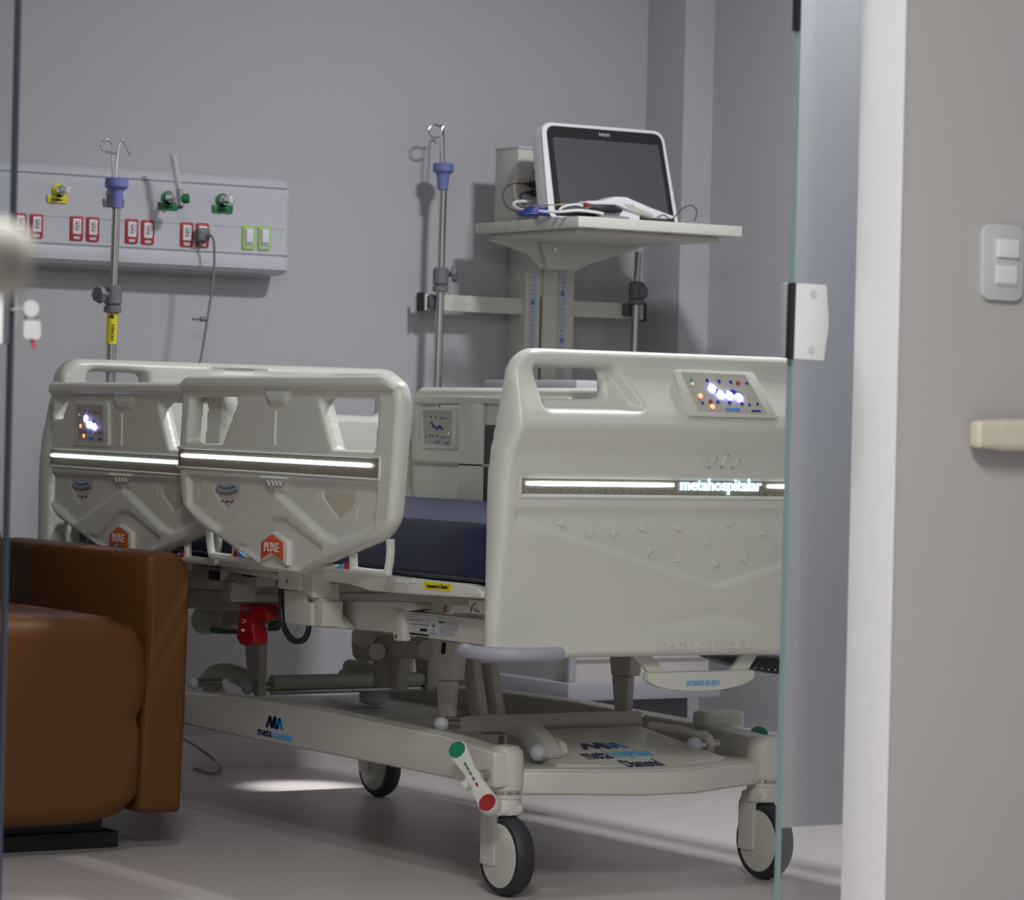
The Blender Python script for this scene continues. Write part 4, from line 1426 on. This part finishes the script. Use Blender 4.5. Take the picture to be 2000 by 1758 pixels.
for i, (u, v) in enumerate(((1607, 777), (1709, 781))):
    c = at_panel(u, v)
    w = at_panel(u+41, v)[0]-at_panel(u-41, v)[0]
    h = at_panel(u, v-78)[2]-at_panel(u, v+78)[2]
    so_ = mk('switch_frame', flat(rect(w, h, 0.006), c, XF, 0.004), 'green_frame', HP, bevel=0.0012, label='green framed rocker switch')
    mk('switch_face', flat(rect(w*0.72, h*0.70, 0.002), c+np.array((0, -0.004, h*0.06)), XF, 0.002), 'white_grey', so_)
    mk('rocker', prism([c+np.array((a, b, z)) for a, b, z in ((-w*.26, -0.006, h*.34), (w*.26, -0.006, h*.34), (w*.26, -0.006, -h*.20), (-w*.26, -0.006, -h*.20))], (0, -0.005, 0)), 'white', so_, bevel=0.001)
    mk('switch_label', flat(rect(w*0.6, h*0.08), c+np.array((0, -0.004, -h*0.39)), XF, 0.0006), 'pale_label', so_)
# gas outlets: flag plate, round boss, threaded connector
gas = [((370, 500), 'yellow', (380, 470), 'AR COMPRIMIDO'), ((735, 525), 'knob_grey', (732, 490), ''), ((1090, 545), 'green', (1085, 520), 'OXIGENIO'), ((1440, 565), 'green', (1437, 535), 'OXIGENIO')]
for (u, v), m_, (u2, v2), tx in gas:
    pts = [at_panel(u-68, v-2), at_panel(u+66, v+2), at_panel(u+62, v+56), at_panel(u-66, v+48)]
    pl_ = mk('gas_plate', prism([p+np.array((0, -0.001, 0)) for p in pts], (0, -0.004, 0)), m_, HP, bevel=0.001, label='gas outlet plate')
    c = at_panel(u2, v2)
    mk('outlet_disc', disc(c, XF, 0.018, 0.005, 22), m_, pl_)
    mk('outlet_boss', lathe([(0.013, 0), (0.013, 0.012), (0.009, 0.014), (0.009, 0.030), (0.0105, 0.031), (0.0105, 0.040), (0.006, 0.041), (0.001, 0.040)], c+np.array((0, -0.004, 0)), (0.12, -1, 0), 16), 'chrome', pl_)
    if tx:
        mk('gas_lettering', text_geo(tx, at_panel(u, v+32, 0.0055), XF, 0.028, 0.0055, 0.0005, bold=0.02), 'black', pl_)

# flowmeter plugged into the first oxygen outlet
f0 = at_panel(1160, 560, 0.075)
FM = thing('flowmeter', 'clear upright oxygen flowmeter with green knob plugged into the wall panel', 'flowmeter', (f0[0], f0[1], f0[2]-0.03))
fa, fb_ = at_panel(1120, 235, 0.09), at_panel(1160, 460, 0.09)
fc_ = at_panel(1168, 570, 0.09)
mk('gauge_tube', tube([fb_, fa], 0.0088, 14), 'acrylic', FM)
mk('inner_tube', tube([fb_, fa-(fa-fb_)*0.06], 0.0034, 10), 'white', FM)
mk('lower_body', tube([fc_, fb_], 0.0098, 14), 'chrome', FM)
mk('stem', cyl(at_panel(1090, 520, 0.03), at_panel(1165, 530, 0.09), 0.006, 10), 'chrome', FM)
mk('knob', lathe([(0.008, 0), (0.0125, 0.003), (0.0125, 0.020), (0.008, 0.023), (0.001, 0.023)], at_panel(1170, 525, 0.09), (1, -0.6, 0.05), 18), 'green', FM)
mk('nut', ball(fc_, 0.0085, 12), 'dark_grey', FM)

# power plug and its cord
p0 = at_panel(1312, 765, 0.02)
PC = thing('power_cord', 'grey power plug in the last red socket with cord hanging down behind the bed', 'power cord', (p0[0], p0[1], 0.9))
mk('plug', rbox(at_panel(1285, 800, 0.035), at_panel(1335, 720, 0.006), 0.008, 4), 'knob_grey', PC)
mk('plug_neck', tube([at_panel(1330, 765, 0.03), at_panel(1368, 762, 0.045)], [0.006, 0.0035], 10), 'knob_grey', PC)
yc_ = YP-0.055
cord = [at_panel(1365, 762, 0.045), P(*k1(1382, 785), 'y', yc_), P(*k1(1389, 850), 'y', yc_), P(*k1(1386, 1000), 'y', yc_), P(*k1(1368, 1150), 'y', yc_), P(*k1(1340, 1330), 'y', yc_), P(*k1(1302, 1560), 'y', yc_), P(388, 720, 'y', yc_), P(380, 800, 'y', yc_), P(374, 900, 'y', yc_), P(368, 1050, 'y', yc_)]
mk('cord', tube(curve(cord, 6), 0.0032, 8), 'grey_cable', PC)
hk = P(*k1(1330, 1305), 'y', yc_)
mk('cord_clip', tube([P(*k1(1246, 1304), 'y', yc_), P(*k1(1290, 1304), 'y', yc_), P(*k1(1300, 1304), 'y', yc_), P(*k1(1342, 1305), 'y', yc_)], [0.003, 0.003, 0.0065, 0.0065], 10), 'knob_grey', PC)

# loop of cable on the floor by the armchair
fl_pts = [P(u, v, 'y', y_) for u, v, y_ in ((330, 1428, 2.30), (365, 1447, 2.28), (395, 1466, 2.26), (424, 1489, 2.24))]+[P(u, v, 'z', 0.005) for u, v in ((432, 1500), (420, 1510), (400, 1508), (375, 1497), (350, 1486), (310, 1478))]
FL = tube(curve(fl_pts, 5), 0.0035, 8)
fb0 = P(400, 1490, 'z', 0)
tag(mk('floor_cable', FL, 'grey_cable', None, base=(fb0[0], fb0[1], 0)), 'thin grey cable looped on the floor beside the armchair', 'cable')


# ================================================================== drip stands
def iv_pole(nm, label, cat, y, foot, hubpx, hooks, clamp, knob, knob_dir, rr, zb, warn=False):
    """foot: photo points low/high along the tube; z of its lower end"""
    (u0, v0), (u1, v1) = foot
    a, b = P(u0, v0, 'y', y), P(u1, v1, 'y', y)
    d = (a-b)/np.linalg.norm(a-b)
    low = a+d*((a[2]-zb)/max(1e-6, -d[2]))
    cl_ = P(*clamp, 'y', y)
    T = thing(nm, label, cat, (low[0], low[1], zb), 'drip stands')
    mk('lower_tube', tube([low, cl_], rr*1.18, 16), 'steel', T)
    mk('upper_tube', tube([cl_, b], rr, 16), 'steel', T)
    up = -d
    if hubpx is not None:
        h = P(*hubpx, 'y', y)
        R1 = 0.0285
        mk('hub', lathe([(0.010, -0.062), (0.014, -0.060), (0.016, -0.035), (0.019, -0.018), (R1-.004, -0.014), (R1, -0.010), (R1, 0.008), (R1-0.003, 0.011), (0.001, 0.011)], h, up, 28), 'blue_hub', T, label='blue hook hub')
        for hk_ in hooks:
            mk('hook', tube(curve([P(*q, 'y', y+dy) for q, dy in hk_], 5), 0.0026, 8), 'steel', T)
    mk('clamp_collar', lathe([(rr*1.4, -0.045), (rr*2.2, -0.043), (rr*2.2, -0.030), (rr*1.7, -0.027), (rr*2.2, -0.022), (rr*2.2, 0.016), (rr*1.5, 0.022)], cl_, up, 20), 'knob_grey', T)
    kn = P(*knob, 'y', y-0.01)
    kd = np.array(knob_dir, float)
    kd /= np.linalg.norm(kd)
    mk('knob_stem', cyl(cl_, kn, 0.008, 10), 'knob_grey', T)
    kp = lathe([(0.010, 0), (0.020, 0.002), (0.021, 0.010), (0.018, 0.016), (0.001, 0.018)], kn, kd, 24)
    Vk = [np.array(v) for v in kp[0]]
    ctr = np.array(kn)
    out = []
    for i, v in enumerate(Vk):
        rad = v-ctr-kd*((v-ctr)@kd)
        out.append(v+rad*(0.07*math.cos(8*2*math.pi*(i % 24)/24)))
    mk('knob', (out, kp[1]), 'knob_grey', T)
    if warn:
        s0, s1 = P(220, 607, 'y', y), P(217, 672, 'y', y)
        wl = mk('warning_label', tube([s0, s1], rr*1.18+0.0012, 16), 'yellow', T, label='yellow warning label')
        m_ = (s0*0.35+s1*0.65)
        off = -_f*(rr*1.18+0.0012)
        off[2] = 0
        mk('label_lettering', text_geo('ATENCAO', m_+off+_r*0.004, (tuple(s1-s0), tuple(_r)), 0.042, 0.008, 0.0007), 'black', wl)
        mk('label_sign', flat([(-0.007, -0.006), (0.007, -0.006), (0, 0.007)], s0*0.85+s1*0.15+off, (tuple(_r), (0, 0, 1)), 0.0008), 'black', wl)
    return T


yA = YH+0.015
iv_pole('drip_stand', 'steel drip stand at the bed head with yellow warning label', 'drip stand', yA, ((216, 745), (228, 385)), (228, 357),
        [[(k1(735, 420), 0), (k1(728, 300), 0), (k1(730, 200), 0), (k1(722, 165), 0), (k1(690, 143), 0.0), (k1(657, 165), 0.0), (k1(658, 198), 0.0), (k1(685, 218), -0.006), (k1(755, 231), -0.008)],
         [(k1(748, 420), 0), (k1(758, 300), 0), (k1(772, 190), 0), (k1(788, 147), 0), (k1(806, 160), 0), (k1(824, 205), 0), (k1(845, 240), 0)]],
        (221, 575), (199, 575), (-1, -0.35, 0), 0.0098, 0.80, warn=True)


def k2(u, v):
    return 760+u*0.37, 200+v*0.37


yB = 2.440
iv_pole('drip_stand', 'steel drip stand clamped to the wall rail left of the monitor shelf', 'drip stand', yB, ((853, 760), (867, 345)), (866, 327),
        [[(k2(272, 330), 0), (k2(270, 240), 0), (k2(277, 150), 0), (k2(287, 122), 0), (k2(262, 125), 0), (k2(235, 117), 0), (k2(210, 140), 0), (k2(213, 170), 0), (k2(238, 187), 0), (k2(270, 178), 0)],
         [(k2(292, 330), 0.0), (k2(292, 240), 0.01), (k2(288, 160), 0.02), (k2(284, 124), 0.03), (k2(280, 150), 0.06), (k2(282, 175), 0.07)]],
        (861, 538), (882, 535), (0.75, -0.7, 0), 0.0098, 0.35)
iv_pole('drip_stand', 'short steel drip stand under the right side of the monitor shelf', 'drip stand', yB, ((1240, 690), (1247, 492)), None, [],
        (1243, 565), (1250, 570), (0.5, -0.9, 0), 0.0098, 0.35)

# ================================================================== monitor stand: column, shelf and rail
XM0, XM1 = P(1026, 600, 'y', 2.4550)[0], P(1122, 600, 'y', 2.4550)[0]
ZS = 1.488
B0 = P(1130, 420, 'y', 1.90)
C0 = P(1450, 440, 'y', 1.90)
ZS = B0[2]
MS = thing('monitor_stand', 'grey wall column with scale strips carrying a cream monitor shelf and side rail', 'stand', ((XM0+XM1)/2, 2.45, 0))
mk('column', box((XM0, 2.4550, 0.05), (XM1, YW, ZS-0.03)), 'cream_metal', MS, bevel=0.005)
xm = (XM0+XM1)/2
mk('column_channel', box((xm-0.028, 2.4470, 0.05), (xm+0.022, 2.4570, ZS-0.05)), 'cream_metal', MS, bevel=0.003)
mk('column_slot', box((xm-0.033, 2.4535, 0.6), (xm-0.030, 2.4548, ZS-0.19)), 'black', MS)
for s0 in (P(1040, 600, 'y', 2.4540)[0], P(1098, 600, 'y', 2.4540)[0]):
    st_ = mk('scale_strip', box((s0-0.012, 2.4535, 0.75), (s0+0.012, 2.4552, ZS-0.10)), 'pale_label', MS)
    g = []
    z = 0.80
    while z < ZS-0.13:
        g.append(box((s0-0.005, 2.4528, z), (s0+0.006, 2.4536, z+0.0035)))
        z += 0.012
    o_ = mk('scale_ticks', join(*g), 'light_blue', st_)
    o_['kind'] = 'stuff'
    for k in range(4):
        zz_ = 1.0+k*0.13+(0.03 if s0 > xm else 0)
        mk('scale_arrow', flat([(-0.008, -0.007), (0.008, -0.007), (0, 0.009)], (s0, 2.4535, zz_), XF, 0.0012), 'blue', st_)
shelf = mk('shelf', box((B0[0], B0[1], ZS-0.030), (C0[0], 2.41, ZS-0.002)), CR, MS, bevel=0.003, label='cream shelf board')
for k in range(3):
    mk('underside_slot', box((B0[0]+0.06+0.12*k, B0[1]+0.03, ZS-0.0315), (B0[0]+0.075+0.12*k, 2.36, ZS-0.0298)), 'cream_shaded', shelf)
mk('underside_tray', box((B0[0]+0.03, B0[1]+0.06, ZS-0.045), (C0[0]-0.03, 2.38, ZS-0.0305)), 'cream_metal', shelf, bevel=0.004)
# brackets from the column to the front of the shelf
bk_ = [(515, 722), (660, 772), (735, 800), (800, 872), (985, 892), (1065, 852), (1315, 778), (1322, 745)]
mk('bracket', slab([k2(*q) for q in bk_], 'y', 2.36, 0.012), 'cream_metal', MS, bevel=0.002)
mk('bracket_socket', slab([k2(*q) for q in ((800, 735), (1045, 745), (1000, 885), (835, 875))], 'y', 2.345, 0.11), 'cream_metal', MS, bevel=0.006)
mk('bolt', disc(P(*k2(872, 775), 'y', 2.345), XF, 0.007, 0.004, 12), 'chrome', MS)
ra, rb = P(828, 590, 'y', 2.4680), P(1258, 609, 'y', 2.4680)
zr_ = (ra[2]+rb[2])/2
RL = mk('side_rail_bar', join(box((ra[0], 2.4680, zr_-0.022), (rb[0], 2.4800, zr_+0.022)), box((ra[0]+0.01, 2.4800, zr_-0.010), (rb[0]-0.01, 2.4960, zr_+0.010))), 'cream_metal', MS, bevel=0.002, label='cream horizontal equipment rail')
mk('rail_cap', rbox(np.array((ra[0]-0.007, 2.4640, zr_-0.026)), np.array((ra[0]+0.002, 2.4980, zr_+0.026)), 0.004, 3), 'black', RL)
mk('rail_cap', rbox(np.array((rb[0]-0.002, 2.4640, zr_-0.026)), np.array((rb[0]+0.007, 2.4980, zr_+0.026)), 0.004, 3), 'black', RL)
for u in (845, 1226):
    cc_ = P(u, 590 if u < 1000 else 605, 'y', 2.4580)
    mk('rail_clamp', rbox(cc_-np.array((0.012, 0.006, 0.018)), cc_+np.array((0.012, 0.012, 0.018)), 0.004, 3), 'dark_grey', RL)
for x in (ra[0]+0.25, rb[0]-0.2):
    mk('rail_standoff', cyl((x, 2.4880, zr_), (x, YW+0.001, zr_), 0.012, 12), 'cream_metal', RL)

# ---- monitor on the shelf
def k8(u, v):
    return 960+u*0.22, 230+v*0.22


tilt = math.radians(15)
ml, mr_ = P(1078, 412, 'y', 2.03), P(1322, 422, 'y', 2.03)
MW = mr_[0]-ml[0]
MH = 0.262
MO = thing('patient_monitor', 'white framed patient monitor with dark screen tilted back on the shelf', 'monitor', ((ml[0]+mr_[0])/2, 2.08, ZS-0.002))
mc = np.array(((ml[0]+mr_[0])/2, 2.03, ZS+0.001))
ux, uz = np.array((1.0, 0, 0)), np.array((0, math.sin(tilt), math.cos(tilt)))
un = np.cross(ux, uz)                    # towards the viewer


def mpt(a, b, d=0.0):
    return mc+ux*a+uz*b+un*d


def mplate(pl_, d0, d1):
    return prism([mpt(a, b, d0) for a, b in pl_], un*(d1-d0))


case = round_poly([(-MW/2-.008, 0), (MW/2+.008, 0), (MW/2-0.004, MH), (-MW/2+0.004, MH)], [0.01, 0.01, 0.035, 0.035], 6)
mk('case', mplate(case, -0.055, -0.008), 'white', MO, bevel=0.010, seg=3)
mk('front_frame', mplate(case, -0.012, 0.0), 'white', MO, bevel=0.004)
bz = round_poly([(-MW/2+0.012, 0.004), (MW/2-0.006, 0.004), (MW/2-0.014, MH-0.010), (-MW/2+0.016, MH-0.010)], [0.004, 0.004, 0.028, 0.028], 6)
bzo = mk('bezel', mplate(bz, -0.002, 0.0012), 'bezel', MO)
mk('screen', mplate([(-MW/2+0.030, 0.016), (MW/2-0.022, 0.016), (MW/2-0.028, MH-0.042), (-MW/2+0.032, MH-0.042)], 0.0, 0.0018), 'screen', MO, label='dark switched-off screen')
mk('brand_lettering', text_geo('PHILIPS', mpt(0.0, MH-0.025, 0.0014), ((1, 0, 0), tuple(uz)), 0.034, 0.008, 0.0005, bold=0.015), 'pale_label', bzo)
mk('monitor_foot', box((mc[0]-0.10, 2.06, ZS-0.002), (mc[0]+0.10, 2.17, ZS+0.012)), 'white_grey', MO, bevel=0.004)
mk('neck', prism([(mc[0]-0.04, 2.10, ZS+0.01), (mc[0]+0.04, 2.10, ZS+0.01), (mc[0]+0.04, 2.16, ZS+0.01), (mc[0]-0.04, 2.16, ZS+0.01)], (0, -0.005, 0.12)), 'white_grey', MO, bevel=0.003)

# ---- module rack beside the monitor
m_a, m_b = P(1008, 405, 'y', 2.28), P(1068, 292, 'y', 2.28)
MR = thing('module_rack', 'tall grey module box with plugged connectors left behind the monitor', 'module rack', ((m_a[0]+m_b[0])/2, 2.34, ZS-0.002))
mk('case', box((m_a[0], 2.275, ZS-0.002), (m_b[0]+0.03, 2.39, m_b[2])), 'cream_metal', MR, bevel=0.003)
mk('top_plate', box((m_a[0]-0.001, 2.272, m_b[2]-0.003), (m_b[0]+0.031, 2.392, m_b[2]+0.003)), 'white_grey', MR, bevel=0.001)
cpx = [(380, 480), (420, 490), (400, 545)]
for u, v in cpx:
    mk('connector_ring', lathe([(0.011, 0), (0.011, 0.004), (0.007, 0.005), (0.006, 0.002), (0.001, 0.002)], P(*k8(u, v), 'y', 2.275), (0, -1, 0), 16), 'chrome', MR)
    mk('connector_core', disc(P(*k8(u, v), 'y', 2.273), XF, 0.005, 0.003, 10), 'dark_grey', MR)
for u, v in ((360, 590), (370, 668)):
    a, b = P(*k8(u+50, v+2), 'y', 2.27), P(*k8(u-60, v-4), 'y', 2.25)
    mk('plug', tube([a, a+(b-a)*.55, a+(b-a)*.6, b], [0.009, 0.009, 0.005, 0.004], 10), 'black', MR)


def cable(nm, label, pts, r, m_, cat='cable'):
    base = (pts[len(pts)//2][0], pts[len(pts)//2][1], ZS-0.002)
    o = mk(nm, tube(curve(pts, 6), r, 8), m_, None, base=base)
    return tag(o, label, cat, 'cables on the monitor shelf')


YS = 2.15
cable('sensor_cable', 'thin dark cable looping out left of the module box', [P(*k8(300, 585), 'y', 2.25), P(*k8(220, 582), 'y', 2.24), P(*k8(150, 600), 'y', 2.23), P(*k8(100, 670), 'y', 2.20), P(*k8(120, 770), 'y', 2.18), P(*k8(200, 825), 'y', 2.14), P(*k8(350, 828), 'y', 2.05), P(*k8(480, 832), 'y', 2.00), P(*k8(600, 850), 'y', 1.97)], 0.0022, 'steel_cable')
cable('lead_cable', 'tan lead cable hanging down the module box', [P(*k8(400, 545), 'y', 2.26), P(*k8(300, 545), 'y', 2.25), P(*k8(210, 570), 'y', 2.24), P(*k8(205, 650), 'y', 2.23), P(*k8(240, 760), 'y', 2.20), P(*k8(330, 785), 'y', 2.12), P(*k8(500, 775), 'y', 2.01), P(*k8(680, 770), 'y', 1.98), P(*k8(800, 775), 'y', 1.97)], 0.0016, 'tan_cable')
cable('patch_cable', 'blue cable dropping from the lower black plug', [P(*k8(300, 662), 'y', 2.25), P(*k8(262, 680), 'y', 2.245), P(*k8(258, 720), 'y', 2.24), P(*k8(300, 780), 'y', 2.22)], 0.0026, 'blue_cable')
zq = ZS+0.003


def sh(u, v, dz=0.0):
    p = P(*k8(u, v), 'z', ZS+dz)
    p[1] = min(max(p[1], B0[1]+0.015), 2.34)
    return p


cable('coiled_tube', 'white tubing lying across the front left of the shelf', [P(*k8(350, 745), 'y', 2.17), P(*k8(230, 745), 'y', 2.16), P(*k8(195, 775), 'y', 2.14), P(*k8(260, 815), 'y', 2.08), P(*k8(420, 830), 'y', 2.00), P(*k8(600, 835), 'y', 1.95), P(*k8(760, 822), 'y', 1.94), P(*k8(900, 835), 'y', 1.93), P(*k8(990, 852), 'y', 1.93)], 0.004, 'white')
cable('second_tube', 'thin white tube arching in front of the screen', [P(*k8(600, 820), 'y', 1.97), P(*k8(640, 790), 'y', 1.97), P(*k8(740, 770), 'y', 1.97), P(*k8(820, 785), 'y', 1.96), P(*k8(1000, 830), 'y', 1.95)], 0.003, 'white')
cable('wire_loop', 'thin dark wire looped at the right end of the shelf', [P(*k8(1470, 885), 'y', 1.93), P(*k8(1530, 865), 'y', 1.93), P(*k8(1600, 900), 'y', 1.93), P(*k8(1680, 820), 'y', 1.94), P(*k8(1760, 778), 'y', 1.95), P(*k8(1815, 810), 'y', 1.96), P(*k8(1822, 860), 'y', 1.96), P(*k8(1800, 915), 'y', 1.95)], 0.0018, 'steel_cable')
bc = P(*k8(370, 865), 'y', 2.03)
BC = thing('cable_bundle', 'coiled bundle of dark blue cable at the shelf left edge', 'cable', (bc[0], bc[1], ZS-0.002), 'cables on the monitor shelf')
for k in range(4):
    rr_ = 0.036-0.005*k
    pts = [np.array((bc[0]+0.004*k+rr_*1.25*math.cos(a), bc[1]+rr_*math.sin(a), ZS+0.004+0.0055*k+0.002*math.sin(3*a+k))) for a in np.linspace(0, 2*math.pi, 22)[:-1]]
    mk('coil', tube(pts, 0.0034, 8, closed=True), 'blue_cable', BC)

# ---- white hand unit lying in front of the screen
hu = P(*k8(1150, 860), 'y', 1.96)
HU = thing('hand_unit', 'white handheld unit lying slanted in front of the monitor screen', 'handheld device', (hu[0], 1.97, ZS-0.002))
hb = [(1060, 712), (1110, 700), (1200, 705), (1420, 800), (1640, 880), (1620, 900), (1450, 890), (1170, 800), (1100, 775), (900, 770), (830, 760), (860, 738), (1000, 735)]
mk('body', slab([k8(*q) for q in hb], 'y', 1.95, 0.045), 'white', HU, bevel=0.006, seg=3)
mk('slot', slab([k8(*q) for q in ((1180, 765), (1240, 775), (1440, 860), (1430, 872), (1220, 800))], 'y', 1.9485, 0.003), 'tan_badge', HU)
mk('button', disc(P(*k8(1255, 770), 'y', 1.949), XF, 0.004, 0.003), 'white', HU)
mk('leg_support', box((hu[0]-0.05, 1.96, ZS-0.002), (hu[0]+0.06, 1.99, P(*k8(1150, 790), 'y', 1.96)[2])), 'white', HU, bevel=0.003)
RT = P(*k8(838, 775), 'y', 1.955)
tag(mk('cable_tip', join(rbox(RT-np.array((0.006, 0.006, 0.006)), RT+np.array((0.007, 0.006, 0.006)), 0.002, 2)), 'lever_red', None, base=(RT[0], RT[1], RT[2]-0.006)), 'small red connector tip beside the white hand unit', 'connector')
bp_ = P(*k8(1010, 812), 'y', 1.94)
tag(mk('black_probe', tube([P(*k8(870, 800), 'y', 1.95), P(*k8(950, 818), 'y', 1.95), P(*k8(1060, 815), 'y', 1.95), P(*k8(1150, 825), 'y', 1.95)], [0.003, 0.006, 0.009, 0.006], 10), 'black', None, base=(bp_[0], 1.95, ZS-0.002)), 'black probe under the white hand unit on the shelf', 'probe')
pd_ = P(*k8(1080, 852), 'y', 1.935)
tag(mk('small_pad', rbox(np.array((pd_[0]-0.045, 1.925, ZS-0.002)), np.array((pd_[0]+0.045, 1.95, ZS+0.006)), 0.003, 3), 'grey_print', None, base=(pd_[0], 1.935, ZS-0.002)), 'flat grey pad at the shelf front edge below the hand unit', 'pad')

# ================================================================== cabinet below the shelf
ca = P(1126, 742, 'y', 1.90)
cw = 0.46
CB = thing('bedside_cabinet', 'white bedside cabinet with lilac side panel behind the bed', 'cabinet', (ca[0]+cw/2, 2.12, 0))
x0, x1, y0_, y1_ = ca[0], ca[0]+cw, 1.90, 2.355
zt2 = ca[2]
mk('body', box((x0+0.012, y0_+0.012, 0.26), (x1-0.012, y1_, zt2-0.035)), 'cabinet_white', CB, bevel=0.004)
mk('top', box((x0, y0_, zt2-0.030), (x1, y1_, zt2)), 'white_grey', CB, bevel=0.006)
mk('side_panel', box((x0+0.004, y0_+0.03, zt2-0.10), (x0+0.013, y1_-0.02, zt2-0.032)), 'lilac', CB, bevel=0.002)
for k in range(3):
    zk = 0.32+k*0.225
    dr = mk('drawer', box((x0+0.02, y0_+0.004, zk), (x1-0.02, y0_+0.014, zk+0.215)), 'cabinet_white', CB, bevel=0.004)
    mk('drawer_pull', box((x0+0.16, y0_-0.008, zk+0.17), (x1-0.16, y0_+0.005, zk+0.185)), 'white_grey', dr, bevel=0.003)
mk('tray', box((x0-0.012, y0_-0.012, 0.215), (x1+0.012, y1_, 0.262)), 'cabinet_grey', CB, bevel=0.008)
mk('corner_post', rbox(np.array((x0-0.005, y0_-0.004, 0.25)), np.array((x0+0.022, y0_+0.022, zt2-0.02)), 0.008, 3), 'cabinet_grey', CB)
mk('plinth', box((x0+0.05, y0_+0.05, 0.09), (x1-0.05, y1_-0.05, 0.216)), 'dark_grey', CB, bevel=0.004)
for sx_ in (0, 1):
    for sy_ in (0, 1):
        xx = x0+0.05 if sx_ == 0 else x1-0.05
        yy = y0_+0.05 if sy_ == 0 else y1_-0.05
        mk('cabinet_wheel', lathe([(0.02, -0.012), (0.042, -0.012), (0.045, 0), (0.042, 0.012), (0.02, 0.012)], (xx, yy, 0.045), (1, 0, 0), 20), 'rubber', CB)

# ================================================================== armchair
YA = 1.12                                     # front of the arm
ax1 = P(368, 1300, 'y', YA)[0]
ax0 = P(283, 1300, 'y', YA)[0]
za1 = P(320, 1078, 'y', YA)[2]
za0 = P(310, 1588, 'y', YA)[2]
ACW = 0.80
AX0 = ax1-ACW
AC = thing('armchair', 'brown leather recliner armchair beside the bed', 'armchair', (ax1-ACW/2, YA+0.4, 0))
def arm_outline(dx):
    q = [XZ(u, v, YA) for u, v in ((288, 1080), (352, 1079), (371, 1110), (373, 1200), (365, 1400), (356, 1588), (270, 1589), (278, 1400), (289, 1250))]
    q = round_poly(q, [0.016, 0.05, 0.03, 0.03, 0.03, 0.014, 0.014, 0.03, 0.03], 4)
    return [(a+dx, b) for a, b in q]


for dx, lab in ((0, 'brown padded armrest by the bed'), (-(ACW-(ax1-ax0)), None)):
    o_ = arm_outline(dx)
    mk('armrest', sdf_panel(o_, [], lambda s, t: np.full(s.shape, -YA), lambda s, t: np.full(s.shape, -YA-0.80), 0.0075, 0.014, lambda s, t, d: (s, -d, t)), 'leather', AC, sharp=50, label=lab)
zs1 = P(150, 1205, 'y', YA-0.02)[2]
zs0 = P(270, 1402, 'y', YA-0.03)[2]
zl = P(120, 1618, 'y', YA-0.03)[2]
sx1 = P(287, 1300, 'y', YA-0.03)[0]
sx0 = AX0+(ax1-sx1)
YQ = YA-0.035
xmid = AX0+ACW/2


def sym(pts):
    h = [XZ(u, v, YQ) for u, v in pts]
    return h+[(2*xmid-a, b) for a, b in h[::-1]]


seat_o = round_poly(sym([(60, 1203), (210, 1205), (275, 1226), (296, 1272), (298, 1330), (291, 1388), (279, 1402), (284, 1430), (284, 1480), (280, 1555), (243, 1595), (185, 1612), (60, 1620)]), [.02]*6+[.004]+[.02]*12+[.004]+[.02]*6, 3)
bul = lambda s, t: 0.010*(1-((s-xmid)/0.36)**2)
mk('front_cushion', sdf_panel(seat_o, [], lambda s, t: -YQ+bul(s, t), lambda s, t: np.full(s.shape, -YQ-0.14), 0.008, 0.045, lambda s, t, d: (s, -d, t)), 'leather', AC, sharp=60, label='rounded front of seat and footrest')
mk('seat_cushion', rbox(np.array((sx0+0.012, YA+0.02, zs0)), np.array((sx1-0.012, YA+0.68, zs1-0.002)), 0.05, 6), 'leather', AC, sharp=60)
bk0 = P(20, 1200, 'y', YA+0.42)
V, F = rbox(np.array((sx0+0.01, YA+0.60, zs1-0.05)), np.array((sx1-0.01, YA+0.76, zs1+0.52)), 0.06, 8, (0, 0.02, 0))
V = [(v[0], v[1]+(v[2]-zs1)*0.55, v[2]) for v in map(np.array, V)]
mk('backrest', (V, F), 'leather', AC, sharp=70)
bx = P(192, 1630, 'y', 1.30)[0]
mk('chair_base', box((AX0+0.10, YA+0.08, 0.0), (bx, YA+0.70, 0.035)), 'black', AC, bevel=0.003)
mk('base_frame', box((AX0+0.10, YA+0.10, 0.034), (bx-0.03, YA+0.70, za0+0.03)), 'black', AC)
mk('seat_frame', box((AX0+0.05, YA+0.16, za0+0.02), (ax1-0.05, YA+0.74, za0+0.10)), 'black', AC)
mk('stitch_seam', tube([(ax0+0.012, YA+0.001, za0+0.05), (ax0+0.012, YA+0.001, za1-0.06)], 0.0015, 6), 'leather', AC)
